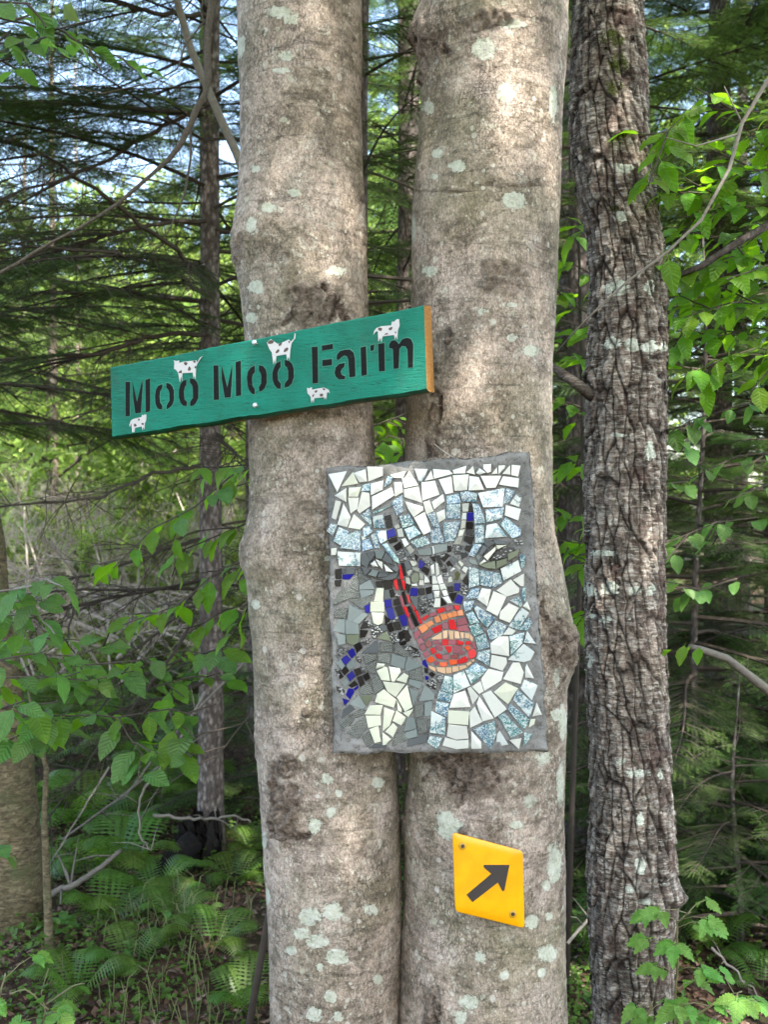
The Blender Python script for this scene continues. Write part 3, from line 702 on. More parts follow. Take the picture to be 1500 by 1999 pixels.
# ---- the flaky birch on the right
def mat_birch():
    m = NT('flaky_birch_bark')
    co = m.coords()
    cv = m.coords((1, 1, 0.22))
    chh = m.coords((0.35, 0.35, 1.6))
    plate = m.noise(m.coords((1, 1, 0.4)), 24, 5, 0.65, 0.8)
    lines = m.noise(chh, 85, 5, 0.75, 0.5)
    fine = m.noise(co, 190, 4, 0.75)
    col = m.ramp(plate, [(0.34, (0.060, 0.044, 0.033)), (0.5, (0.160, 0.122, 0.096)), (0.66, (0.260, 0.215, 0.175))])
    col = m.mix(m.ramp(lines, [(0.49, 0.0), (0.60, 0.85)]), col, (0.38, 0.35, 0.30))
    col = m.mix(m.ramp(lines, [(0.34, 0.8), (0.44, 0.0)]), col, (0.035, 0.024, 0.02))
    cl = m.attr('cell')
    col = m.mix(1.0, col, m.ramp(cl, [(0.1, 0.45), (0.5, 0.95), (0.95, 1.7)]), 'MULTIPLY')
    red = m.ramp(m.noise(co, 11, 4, 0.6), [(0.54, 0.0), (0.66, 0.6)])
    col = m.mix(red, col, (0.085, 0.045, 0.036))
    lf = m.attr('lichen')
    lp = m.ramp(m.math('ADD', lf, m.math('MULTIPLY', m.math('SUBTRACT', m.noise(chh, 60, 4, 0.7), 0.5), 3.0)), [(0.52, 0.0), (0.58, 1.0)])
    col = m.mix(lp, col, m.ramp(fine, [(0.3, (0.42, 0.45, 0.36)), (0.7, (0.60, 0.61, 0.52))]))
    moss = m.attr('moss')
    mp = m.ramp(m.math('ADD', moss, m.math('MULTIPLY', m.math('SUBTRACT', m.noise(co, 50, 5, 0.8), 0.5), 2.0)), [(0.55, 0.0), (0.68, 1.0)])
    col = m.mix(mp, col, m.ramp(fine, [(0.3, (0.018, 0.030, 0.006)), (0.7, (0.10, 0.12, 0.02))]))
    cr = m.attr('crack')
    col = m.mix(m.math('MULTIPLY', cr, 0.85), col, (0.022, 0.015, 0.012))
    fn = m.ramp(fine, [(0.3, 0.62), (0.7, 1.32)])
    col = m.mix(1.0, col, fn, 'MULTIPLY')
    m.base(col, 0.85, 0.2)
    h = m.math('ADD', m.math('MULTIPLY', lines, 1.0), m.math('MULTIPLY', fine, 0.4))
    m.bump(h, 0.006, 0.9)
    return m.mat


MAT_BIRCH = mat_birch()
TABB = [(0, 1126, 1250), (120, 1122, 1258), (250, 1116, 1262), (330, 1124, 1268), (400, 1138, 1278), (470, 1152, 1290), (560, 1158, 1298), (700, 1150, 1298), (900, 1147, 1295),
        (1100, 1148, 1292), (1300, 1148, 1296), (1450, 1158, 1302), (1600, 1157, 1312), (1700, 1153, 1318), (1745, 1152, 1322), (1790, 1155, 1316), (1999, 1164, 1306)]
D_B = 2.75


def cells(U, V, su, sv, seed):
    """irregular cells: distance to the border (0..1), position inside the cell (up), cell number"""
    a = U / su; b = V / sv
    ia = np.floor(a).astype(np.int64); ib = np.floor(b).astype(np.int64)
    f1 = np.full(len(U), 9.0); f2 = np.full(len(U), 9.0); dv = np.zeros(len(U)); idn = np.zeros(len(U))
    z = np.zeros_like(ia)
    for i in (-1, 0, 1):
        for j in (-1, 0, 1):
            ja = ia + i; jb = ib + j
            x = ja + 0.5 + 0.45 * _hash(ja, jb, z, seed); y = jb + 0.5 + 0.45 * _hash(ja, jb, z + 1, seed)
            d = np.hypot(a - x, b - y)
            near = d < f1
            f2 = np.where(near, f1, np.minimum(f2, d)); dv = np.where(near, b - y, dv); idn = np.where(near, _hash(ja, jb, z + 2, seed), idn)
            f1 = np.where(near, d, f1)
    return f2 - f1, dv, idn


def birch_disp_factory():
    def f(Q, R, NX, NY, scar):
        S = np.array([1, 1, 0.30])
        warp = 0.02 * fbm(Q * 9, 2, 77)
        Qw = Q.copy(); Qw[:, 0] += warp; Qw[:, 1] += warp; Qw[:, 2] += 0.03 * fbm(Q * 5, 2, 79)
        th = np.arctan2(NY, NX)
        U = th * 0.20 + 0.008 * fbm(Q * 22, 3, 81); W = Q[:, 2] + 0.012 * fbm(Q * 18, 3, 83)
        U = U + 0.10 * W + 0.02 * np.sin(W * 5)
        e1, v1, n1 = cells(U, W, 0.055, 0.150, 1)
        e2, v2, n2 = cells(U + 0.004 * fbm(Q * 60, 2, 85), W + 0.003 * fbm(Q * 60, 2, 86), 0.030, 0.046, 2)
        e3, v3, n3 = cells(U, W + 0.002 * fbm(Q * 90, 2, 87), 0.022, 0.010, 3)
        c1 = np.clip(1 - e1 * 6.5, 0, 1); c2 = np.clip(1 - e2 * 8, 0, 1) * (n1 > -0.3); c3 = np.clip(1 - e3 * 5, 0, 1)
        h = 0.0105 * (1 - c1) ** 0.6 + (0.0030 * (1 - c2) ** 0.5 + 0.0016 * n2 + 0.0034 * np.clip(-v2 * 1.4, -1, 1)) + 0.0035 * np.clip(-v1 * 1.2, -1, 1) + 0.0010 * n3 + 0.0012 * np.clip(-v3, -1, 1) + 0.0015 * n1
        f.crack = np.clip(1.0 * c1 + 0.40 * c2 + 0.08 * c3, 0, 1)
        f.cell = 0.5 + 0.35 * n2 + 0.25 * n3
        return h - 0.008
    return f


bd = birch_disp_factory()
LICHB = [(1205, 562, 22, 16), (1268, 562, 10, 14), (1195, 672, 18, 13), (1235, 675, 14, 13), (1265, 676, 16, 12), (1292, 678, 8, 10), (1155, 1150, 13, 14), (1193, 1148, 17, 15), (1240, 1150, 15, 10),
         (1270, 1150, 8, 10), (1180, 1080, 26, 6), (1268, 882, 10, 20), (1245, 1508, 22, 8), (1290, 1512, 6, 10), (1215, 1486, 8, 6), (1250, 1600, 8, 14), (1250, 1690, 10, 16),
         (1155, 1290, 6, 14), (1160, 1200, 5, 8), (1260, 1760, 16, 5), (1215, 425, 14, 12), (1215, 330, 20, 8), (1210, 850, 16, 5), (1185, 1210, 14, 6), (1230, 1735, 12, 8)]
MARKB = [(1325, 1752, 20, 14, 0, 0.020), (1150, 735, 16, 14, 0, 0.015)]
bt = thing('birch_tree', 'flaky dark birch trunk with pale lichen patches right of the two grey trunks', 'tree', (0.66, D_B, 0))
me = trunk_mesh('trunk', TABB, D_B, MAT_BIRCH, 9.0, 300, 2.6, bd, MARKB, LICHB, 1.3, 0.6, 3, 10)
co = np.zeros(len(me.vertices) * 3); me.vertices.foreach_get('co', co); co = co.reshape(-1, 3)
py = 999.5 - (co[:, 2] - CAM_Z) / (D_B - 0.08) * F
px = 750 + co[:, 0] / (D_B - 0.08) * F
moss = np.zeros(len(co))
for (mx, my, rx, ry) in ((1192, 80, 34, 30), (1205, 130, 36, 30), (1195, 180, 24, 24), (1215, 270, 34, 8), (1200, 410, 14, 10)):
    moss = np.maximum(moss, np.exp(-((px - mx) / rx) ** 2 - ((py - my) / ry) ** 2) * 0.8)
for k, a in (('moss', moss), ('crack', bd.crack), ('cell', bd.cell)):
    at = me.attributes.new(k, 'FLOAT', 'POINT'); at.data.foreach_set('value', a.astype(np.float32))
link('trunk', me, bt)
# loose curling bark pieces, most along the left edge
fm = MB()
rr = random.Random(5)
for k in range(420):
    yy = rr.uniform(-40, 2040)
    L = np.interp(yy, [t[0] for t in TABB], [t[1] for t in TABB]); R = np.interp(yy, [t[0] for t in TABB], [t[2] for t in TABB])
    r = (R - L) / 2 / F * D_B; cx = ((L + R) / 2 - 750) / F * D_B
    a = rr.uniform(math.pi * 0.93, math.pi * 2.07) if k % 4 else rr.choice([rr.gauss(math.pi * 1.02, 0.08), rr.gauss(math.pi * 1.98, 0.08)])
    z = CAM_Z + (999.5 - yy) / F * D_B
    nrm = Vector((math.cos(a), math.sin(a), 0)); tg = Vector((-math.sin(a), math.cos(a), 0))
    c = Vector((cx, D_B, z)) + nrm * (r + 0.002)
    wv = rr.uniform(0.006, 0.020); hv = rr.uniform(0.006, 0.022)
    lift = rr.uniform(0.002, 0.009)
    side = rr.choice((-1, 1))
    vs = []
    for i in range(3):
        for j in range(4):
            u = i / 2; v = j / 3
            p = c + tg * (wv * (u - 0.5) * side) + Vector((0, 0, hv * (v - 0.5))) + nrm * (lift * u * u + 0.0015 * rr.random())
            p += tg * (0.2 * wv * rr.uniform(-1, 1)) + Vector((0, 0, 0.15 * hv * rr.uniform(-1, 1)))
            vs.append(p)
    fs = [(i * 4 + j, i * 4 + j + 1, (i + 1) * 4 + j + 1, (i + 1) * 4 + j) for i in range(2) for j in range(3)]
    fm.add(vs, fs)
o = fm.build('bark_flake', [MAT_BIRCH], bt)
o['kind'] = 'stuff'
sb = MB()
sb.tube([P(1160, 775, 2.72), P(1120, 745, 2.70), P(1083, 718, 2.78), P(1060, 706, 2.9)], [0.017, 0.014, 0.011, 0.009], 9)
sb.build('branch_stub', [MAT_BIRCH], bt, True)
# ================================================================ the things hung on the trunks
class Plane:
    def __init__(s, A, B, C):
        s.o = A
        s.u = (B - A).normalized()
        n = (C - A).cross(B - A).normalized()
        if n.y > 0: n = -n
        s.n = n                                     # towards the camera
        s.v = s.u.cross(s.n).normalized()
        if s.v.z < 0: s.v = -s.v
    def hit(s, px, py):
        d = Vector(((px - 750) / F, 1, (999.5 - py) / F)); o = Vector((0, 0, CAM_Z))
        t = (s.o - o).dot(s.n) / d.dot(s.n)
        q = o + d * t - s.o
        return (q.dot(s.u), q.dot(s.v))
    def w(s, u, v, h=0.0):
        return s.o + s.u * u + s.v * v + s.n * h


def parse(line, code):
    ox, oy, sc = PATCH[code]
    return [(ox + float(a) / sc, oy + float(b) / sc) for a, b in (t.split(',') for t in line.split())]


def area(p):
    return 0.5 * sum(p[i][0] * p[(i + 1) % len(p)][1] - p[(i + 1) % len(p)][0] * p[i][1] for i in range(len(p)))


def inset(p, k):
    """shrink a counter-clockwise outline by k (negative grows it)"""
    n = len(p); out = []
    for i in range(n):
        a = Vector(p[i - 1]); b = Vector(p[i]); c = Vector(p[(i + 1) % n])
        e1 = (b - a); e2 = (c - b)
        if e1.length < 1e-9 or e2.length < 1e-9:
            out.append((b.x, b.y)); continue
        e1.normalize(); e2.normalize()
        n1 = Vector((-e1.y, e1.x)); n2 = Vector((-e2.y, e2.x))
        m = n1 + n2
        if m.length < 1e-3: m = n1
        m.normalize()
        c_ = max(0.45, m.dot(n1))
        q = b + m * (k / c_)
        out.append((q.x, q.y))
    return out


def slab_piece(pl, pts, h0, h1, bevel, tilt=(0, 0), crown=0.0):
    """outline in plane coordinates -> closed piece from height h0 to h1"""
    if area(pts) < 0: pts = pts[::-1]
    cu = sum(p[0] for p in pts) / len(pts); cv = sum(p[1] for p in pts) / len(pts)
    H = lambda p: h1 + (p[0] - cu) * tilt[0] + (p[1] - cv) * tilt[1]
    mb = MB()
    n = len(pts)
    top = inset(pts, bevel)
    vs = [pl.w(p[0], p[1], h0) for p in pts] + [pl.w(p[0], p[1], H(p) - bevel) for p in pts] + [pl.w(p[0], p[1], H(p)) for p in top]
    fs = []
    for i in range(n):
        j = (i + 1) % n
        fs.append((i, j, n + j, n + i)); fs.append((n + i, n + j, 2 * n + j, 2 * n + i))
    if crown:
        vs.append(pl.w(cu, cv, h1 + crown))
        for i in range(n):
            fs.append((2 * n + i, 2 * n + (i + 1) % n, 3 * n))
    else:
        fs.append(tuple(range(2 * n, 3 * n)))
    mb.add(vs, fs)
    return mb


# ---- materials
def mat_paint_green():
    m = NT('green_paint_on_wood')
    cw = m.n('ShaderNodeTexCoord')
    mp = m.n('ShaderNodeMapping'); m.t.links.new(cw.outputs['Object'], mp.inputs[0])
    mp.inputs['Rotation'].default_value = (0, math.radians(11), 0)
    mp.inputs['Scale'].default_value = (0.06, 0.3, 1)
    g = m.noise(mp.outputs[0], 330, 5, 0.75, 1.2)
    b = m.noise(m.coords(), 9, 4, 0.6)
    col = m.ramp(b, [(0.35, (0.001, 0.135, 0.085)), (0.65, (0.002, 0.205, 0.132))])
    col = m.mix(m.ramp(g, [(0.32, 1.0), (0.45, 0.0)]), col, (0.004, 0.055, 0.036))
    col = m.mix(m.ramp(g, [(0.60, 0.0), (0.72, 0.35)]), col, (0.03, 0.22, 0.16))
    gr = m.ramp(m.noise(m.coords((1, 1, 0.35)), 34, 6, 0.8, 0.8), [(0.55, 0.0), (0.70, 0.5)])
    col = m.mix(gr, col, (0.035, 0.095, 0.070))
    chip = m.ramp(m.noise(m.coords(), 190, 3, 0.7), [(0.70, 0.0), (0.72, 0.8)])
    col = m.mix(chip, col, (0.16, 0.15, 0.09))
    m.base(col, 0.42, 0.28)
    m.bump(g, 0.0024, 1.0)
    return m.mat


def mat_mortar():
    m = NT('grey_mortar')
    co = m.coords()
    a = m.noise(co, 120, 6, 0.75); b = m.noise(co, 14, 5, 0.6)
    col = m.ramp(b, [(0.35, (0.135, 0.130, 0.118)), (0.65, (0.235, 0.222, 0.205))])
    col = m.mix(m.ramp(a, [(0.36, 0.8), (0.48, 0.0)]), col, (0.07, 0.068, 0.062))
    m.base(col, 0.9, 0.2)
    m.bump(a, 0.004, 0.9)
    return m.mat


def mat_china(name, base, patt, tint=(0.010, 0.115, 0.115)):
    m = NT(name)
    co = m.coords()
    r = m.rnd()
    b = m.mix(r, base, tuple(x * 0.90 for x in base))
    if patt:
        dn = m.n('ShaderNodeTexNoise', Scale=170.0); m.set(dn.inputs['Vector'], co); dn.inputs['Detail'].default_value = 4
        off = m.n('ShaderNodeVectorMath', operation='MULTIPLY_ADD')
        m.set(off.inputs[0], dn.outputs['Color']); off.inputs[1].default_value = (0.008,) * 3; m.set(off.inputs[2], co)
        v = m.n('ShaderNodeTexVoronoi', Scale=150.0, feature='DISTANCE_TO_EDGE'); m.set(v.inputs['Vector'], off.outputs[0])
        n2 = m.noise(co, 300, 4, 0.8, 1.5)
        n3 = m.noise(co, 135, 3, 0.65, 1.8)
        lines = m.ramp(m.math('ABSOLUTE', m.math('SUBTRACT', n3, 0.5)), [(0.03, 1.0), (0.05, 0.0)])
        wash = m.ramp(m.noise(co, 190, 3, 0.7, 1.0), [(0.50, 0.0), (0.55, 0.9)])
        k = m.math('MAXIMUM', lines, wash)
        area_ = m.ramp(m.noise(co, 42, 3, 0.6, 0.4), [(patt, 0.0), (patt + 0.06, 1.0)])
        hue = m.mix(m.ramp(m.noise(co, 18, 2), [(0.4, 0.0), (0.6, 1.0)]), tint, (0.02, 0.085, 0.15))
        b = m.mix(m.math('MULTIPLY', m.math('MULTIPLY', k, area_), 1.0), b, hue)
    st = m.ramp(m.noise(co, 55, 4, 0.7), [(0.58, 0.0), (0.75, 0.25)])
    b = m.mix(st, b, (0.40, 0.38, 0.30))
    m.base(b, 0.16, 0.5)
    m.set(m.b.inputs['Coat Weight'], 0.3)
    m.bump(m.noise(co, 60, 2), 0.0012, 0.6)
    return m.mat


MORTAR = mat_mortar()
CH_W = mat_china('white_china', (0.49, 0.485, 0.43), 0)
CH_C = mat_china('cream_china', (0.48, 0.485, 0.38), 0)
CH_P = mat_china('blue_patterned_china', (0.46, 0.50, 0.475), 0.34)
CH_Q = mat_china('partly_printed_china', (0.45, 0.475, 0.445), 0.50)
CH_H = mat_china('green_glazed_china', (0.34, 0.45, 0.40), 0.45)
TMAT = {
    'w': CH_W, 'c': CH_C, 'p': CH_P, 'q': CH_Q, 'h': CH_H,
    'g': simple('grey_glass', (0.145, 0.168, 0.158), 0.2, 0.3, var=0.2, scale=30),
    'a': simple('slate_grey_glass', (0.060, 0.067, 0.070), 0.25, 0.3, var=0.2, scale=30),
    'y': simple('olive_grey_glass', (0.115, 0.13, 0.085), 0.2, 0.3, var=0.25, scale=30),
    't': simple('textured_grey_tile', (0.085, 0.088, 0.075), 0.45, 0.3, var=0.4, scale=160, bump=0.003),
    'k': simple('black_glass', (0.005, 0.0045, 0.005), 0.22, 0.2, var=0.3),
    'b': simple('cobalt_glass', (0.004, 0.004, 0.14), 0.22, 0.2, var=0.2),
    's': simple('black_glass_backing', (0.012, 0.012, 0.012), 0.3, 0.5),
    'm': simple('mirror_grey_glass', (0.27, 0.28, 0.25), 0.2, 0.6, metal=0.25, var=0.4, scale=120),
    'e': simple('olive_glass', (0.045, 0.055, 0.018), 0.15, 0.5, var=0.5, scale=200),
    'r': simple('red_glass', (0.42, 0.007, 0.012), 0.25, 0.3),
    'v': simple('mauve_glass', (0.19, 0.045, 0.060), 0.3, 0.5, var=0.25, scale=200),
    'd': simple('maroon_glass', (0.13, 0.008, 0.015), 0.2, 0.5),
    'o': simple('orange_glass', (0.47, 0.145, 0.045), 0.25, 0.5),
    'n': simple('deep_orange_glass', (0.46, 0.055, 0.012), 0.22, 0.5),
    'f': simple('peach_glass', (0.43, 0.27, 0.16), 0.28, 0.5),
}
RELIEF = simple('raised_grey_dots', (0.21, 0.215, 0.185), 0.35, 0.4)
SILVER = simple('silver_grey_pewter', (0.27, 0.27, 0.255), 0.4, 0.5, metal=0.4, var=0.4, scale=90)
NAMES = {'w': 'china_shard', 'c': 'china_shard', 'p': 'china_shard', 'q': 'china_shard', 'h': 'china_shard', 't': 'relief_tile', 's': 'pewter_ornament'}

# ---- mosaic panel
PQ = Plane(P(637, 915, 1.945), P(1035, 882, 1.915), P(650, 1472, 1.925))
mosaic = thing('mosaic_panel', 'mortar panel with a cow head mosaic of broken china, hung across both grey trunks', 'mosaic panel', PQ.w(0.2, -0.55, -0.03))
NU, NV = 150, 200
crn = [PQ.hit(637, 915), PQ.hit(1035, 882), PQ.hit(1070, 1468), PQ.hit(650, 1472)]
THK = 0.030
side_s = []
uv = []
for j in range(NV):
    for i in range(NU):
        a = i / (NU - 1); b = j / (NV - 1)
        top = Vector(crn[0]).lerp(Vector(crn[1]), a); bot = Vector(crn[3]).lerp(Vector(crn[2]), a)
        uv.append(top.lerp(bot, b))
uv = np.array([(q.x, q.y) for q in uv]).reshape(NV, NU, 2)
Q3 = np.concatenate([uv.reshape(-1, 2), np.zeros((NU * NV, 1))], 1)
nz = fbm(Q3 * 45, 4, 61, 0.6)
ed_u = np.minimum(np.arange(NU), np.arange(NU)[::-1])[None, :].repeat(NV, 0)
ed_v = np.minimum(np.arange(NV), np.arange(NV)[::-1])[:, None].repeat(NU, 1)
ed = np.minimum(ed_u, ed_v).astype(float)
hh = 0.0010 * nz.reshape(NV, NU) + 0.0018 * fbm(Q3 * 14, 3, 66).reshape(NV, NU)
hh += np.where(ed < 8, 0.003 * fbm(Q3 * 60, 3, 63).reshape(NV, NU), 0)
hh -= 0.006 * np.clip(1 - ed / 3.0, 0, 1) ** 2
cen = uv.mean((0, 1))
outw = (uv - cen); outw /= np.linalg.norm(outw, axis=2, keepdims=True)
wob = (0.0030 * fbm(Q3 * 26, 4, 71).reshape(NV, NU)) * (ed < 6)
uv2 = uv + outw * wob[..., None]
ring = [(0, i) for i in range(NU)] + [(j, NU - 1) for j in range(1, NV)] + [(NV - 1, i) for i in range(NU - 2, -1, -1)] + [(j, 0) for j in range(NV - 2, 0, -1)]
vs = [PQ.w(uv2[j, i, 0], uv2[j, i, 1], hh[j, i]) for j in range(NV) for i in range(NU)]
fs = [(j * NU + i, j * NU + i + 1, (j + 1) * NU + i + 1, (j + 1) * NU + i) for j in range(NV - 1) for i in range(NU - 1)]
prev = [j * NU + i for j, i in ring]
for k, dep in enumerate((0.006, 0.014, 0.022, THK)):
    base = len(vs)
    for q, (j, i) in enumerate(ring):
        wb = 0.0022 * math.sin(q * 0.9 + k * 2) * random.random() + 0.0016 * random.uniform(-1, 1)
        vs.append(PQ.w(uv2[j, i, 0] + outw[j, i, 0] * wb, uv2[j, i, 1] + outw[j, i, 1] * wb, -dep + 0.001 * random.uniform(-1, 1)))
    n = len(ring)
    for q in range(n):
        fs.append((prev[q], prev[(q + 1) % n], base + (q + 1) % n, base + q))
    prev = list(range(base, base + n))
fs.append(tuple(prev))
mb = MB(); mb.add(vs, fs)
mb.build('mortar_slab', [MORTAR], mosaic, True)

rt = random.Random(11)


def inside(p, poly):
    x, y = p; c = False
    for i in range(len(poly)):
        x1, y1 = poly[i - 1]; x2, y2 = poly[i]
        if (y1 > y) != (y2 > y) and x < (x2 - x1) * (y - y1) / (y2 - y1) + x1: c = not c
    return c


def blob(mb, pl, u, v, h, r, ax=1.0):
    c = pl.w(u, v, h)
    vs = [c + pl.n * r]
    for lat in (0.55, -0.1):
        for k in range(6):
            a = k * math.pi / 3 + lat
            rr_ = math.sqrt(1 - lat * lat) * r
            vs.append(c + pl.u * math.cos(a) * rr_ * ax + pl.v * math.sin(a) * rr_ + pl.n * lat * r)
    fs = [(0, 1 + k, 1 + (k + 1) % 6) for k in range(6)] + [(1 + k, 7 + k, 7 + (k + 1) % 6, 1 + (k + 1) % 6) for k in range(6)]
    mb.add(vs, fs, 1)


for line in TILES.strip().split('\n'):
    code, rest = line.split(' ', 1)
    for item in rest.split('|'):
        ty, pts = item.split(' ', 1)
        lift = float(ty[1:]) * 0.001 if len(ty) > 1 else 0.0
        ty = ty[0]
        px = parse(pts, code)
        uvp = [PQ.hit(*q) for q in px]
        if area(uvp) < 0: uvp = uvp[::-1]
        ar = abs(area(uvp))
        china = ty in 'wcpqh'
        uvp = inset(uvp, -0.0001 if china else -0.00035)
        hgt = {'w': .0036, 'c': .0038, 'p': .0034, 'q': .0034, 'h': .0036, 't': .0018, 'g': .0022, 'a': .0022}.get(ty, 0.0020) + lift + rt.uniform(0, 0.0010 if china else 0.0006)
        tl = 0.05 if china else 0.03
        mbp = slab_piece(PQ, uvp, -0.003, hgt, 0.0006 if china else 0.0004, (rt.gauss(0, tl), rt.gauss(0, tl)), crown=(rt.uniform(0, 0.0016) if china and rt.random() < 0.5 else 0))
        name = NAMES.get(ty, 'glass_tile')
        mats = [TMAT[ty]]
        if ty in 't':
            mats.append(RELIEF)
            us = [q[0] for q in uvp]; vs_ = [q[1] for q in uvp]
            s = rt.choice((0.0024, 0.0030, 0.0034)); an = rt.uniform(0, 1.5); small = inset(uvp, 0.001)
            cu, cv = sum(us) / len(us), sum(vs_) / len(vs_)
            for a in range(-14, 15):
                for b in range(-14, 15):
                    du = a * s; dv = b * s
                    q = (cu + du * math.cos(an) - dv * math.sin(an), cv + du * math.sin(an) + dv * math.cos(an))
                    if inside(q, small): blob(mbp, PQ, q[0], q[1], hgt - 0.0003, s * 0.34)
        if ty == 's':
            mats.append(SILVER)
            small = inset(uvp, 0.0004)
            us = [q[0] for q in uvp]; vs_ = [q[1] for q in uvp]
            k = 0; tries = 0
            target = min(16, max(4, int(ar / 1.1e-5)))
            while k < target and tries < 200:
                tries += 1
                q = (rt.uniform(min(us), max(us)), rt.uniform(min(vs_), max(vs_)))
                if inside(q, small):
                    blob(mbp, PQ, q[0], q[1], hgt + 0.0004, rt.uniform(0.0010, 0.0019), rt.uniform(0.7, 1.9)); k += 1
        mbp.build(name, mats, mosaic)
# little blue-green maker letters on the shard at the left edge
tx = MB()
for seg in ("432,1420 434,1450|434,1420 452,1424|434,1434 450,1432|450,1424 448,1434|436,1450 454,1446|450,1434 454,1446".split('|'),
            "470,1425 468,1455|470,1440 490,1420|476,1438 496,1452|500,1420 498,1455|500,1425 520,1420|500,1438 516,1436".split('|')):
    for s in seg:
        q = [PQ.hit(*z) for z in parse(s, 'A')]
        a = Vector(q[0]); b = Vector(q[1]); nrm = (b - a).normalized(); pr = Vector((-nrm.y, nrm.x)) * 0.00035
        tx.add([PQ.w(*(a + pr), 0.0062), PQ.w(*(b + pr), 0.0062), PQ.w(*(b - pr), 0.0062), PQ.w(*(a - pr), 0.0062)], [(0, 1, 2, 3)])
tx.build('printed_letters', [simple('teal_print', (0.02, 0.12, 0.18), 0.4)], mosaic)
# wire and its nail
WIRE = simple('galvanised_wire', (0.35, 0.35, 0.33), 0.4, metal=0.8)
wm = MB()
wm.tube([P(848, 866, 1.955), P(862, 878, 1.948), P(885, 893, 1.945), P(905, 905, 1.955)], 0.0009, 5)
wm.build('hanging_wire', [WIRE], mosaic)
wm = MB()
wm.tube([P(1050, 1090, 1.96), P(1080, 1135, 1.94), P(1100, 1165, 1.955), P(1112, 1192, 2.0), P(1104, 1195, 2.02)], 0.0006, 4)
wm.build('wire_end', [WIRE], mosaic)

# ---- plank
PG = Plane(P(215, 718, 2.065), P(828, 597, 1.83), P(219, 853, 2.085))
board = thing('farm_sign', 'green painted plank lettered Moo Moo Farm with five small white cows', 'sign', PG.w(0.3, -0.07, -0.04))
GREEN = mat_paint_green()


def mat_endgrain():
    m = NT('orange_end_grain')
    co = m.coords()
    a = m.noise(co, 420, 4, 0.8)
    m.base(m.ramp(a, [(0.35, (0.15, 0.055, 0.012)), (0.5, (0.33, 0.145, 0.030)), (0.65, (0.52, 0.27, 0.075))]), 0.85, 0.2)
    m.bump(a, 0.002)
    return m.mat


def mat_edgewood():
    m = NT('bare_wood_edge')
    co = m.coords()
    a = m.noise(co, 90, 4, 0.8)
    m.base(m.ramp(a, [(0.35, (0.13, 0.08, 0.035)), (0.65, (0.36, 0.25, 0.12))]), 0.85, 0.2)
    return m.mat


def mat_edgegreen():
    m = NT('shaded_green_edge_paint')
    a = m.noise(m.coords(), 60, 4, 0.7)
    m.base(m.ramp(a, [(0.35, (0.002, 0.045, 0.02)), (0.65, (0.004, 0.085, 0.045))]), 0.5, 0.4)  # green paint of the lower bevel, its shade put into the darker colour
    m.bump(a, 0.002)
    return m.mat


c4 = [PG.hit(215, 718), PG.hit(828, 596), PG.hit(834, 760), PG.hit(219, 853)]
n = 60
TH = 0.043
rows = []
random.seed(3)
rag = [0.0016 * math.sin(i * 0.55) * random.random() + 0.0009 * random.uniform(-1, 1) for i in range(n + 1)]
rag2 = [0.0010 * random.uniform(-1, 1) + 0.0012 * math.sin(i * 0.3 + 1) for i in range(n + 1)]
prof = [(-TH, 0, 0), (-0.003, 0, 0), (0.0, 0.0025, 0), (0.0, 0, -0.0005), (-0.0065, 0, -0.006), (-0.028, 0, -0.0085), (-TH, 0, -0.0085)]
# profile: back top, front top edge, face top, face bottom, bevel (green), edge, back bottom
vs = []
for i in range(n + 1):
    a = i / n
    tp = Vector(c4[0]).lerp(Vector(c4[1]), a); bt_ = Vector(c4[3]).lerp(Vector(c4[2]), a)
    tp.y += rag2[i] * 0.5; bt_.y += rag[i] * 0.6
    vs += [PG.w(tp.x, tp.y, -TH), PG.w(tp.x, tp.y, -0.003), PG.w(tp.x, tp.y - 0.002, 0), PG.w(bt_.x, bt_.y + 0.001, 0),
           PG.w(bt_.x, bt_.y - 0.0035 + 0.5 * rag[i], -0.006), PG.w(bt_.x, bt_.y - 0.0065 + rag[i] * .4, -0.016), PG.w(bt_.x, bt_.y - 0.0072, -TH)]
k = 7
fs = []; ms = []
for i in range(n):
    for j in range(k):
        j2 = (j + 1) % k
        fs.append((i * k + j, (i + 1) * k + j, (i + 1) * k + j2, i * k + j2))
        ms.append({0: 0, 1: 0, 2: 0, 3: 1, 4: 1, 5: 2, 6: 2}[j])
fs.append(tuple(range(k))); ms.append(1)
fs.append(tuple(n * k + j for j in range(k))[::-1]); ms.append(3)
mb = MB(); mb.add(vs, fs); mb.m = ms
mb.build('plank', [GREEN, mat_edgegreen(), mat_edgewood(), mat_endgrain()], board)


def mat_black():
    m = NT('black_stencil_paint')
    cw = m.n('ShaderNodeTexCoord')
    mp = m.n('ShaderNodeMapping'); m.t.links.new(cw.outputs['Object'], mp.inputs[0])
    mp.inputs['Rotation'].default_value = (0, math.radians(11), 0)
    mp.inputs['Scale'].default_value = (0.06, 0.3, 1)
    g = m.noise(mp.outputs[0], 330, 5, 0.75, 1.2)
    m.base(m.mix(m.ramp(g, [(0.60, 0.0), (0.70, 0.7)]), (0.004, 0.005, 0.004), (0.045, 0.055, 0.042)), 0.5, 0.15)
    m.bump(g, 0.0015, 0.8)
    return m.mat


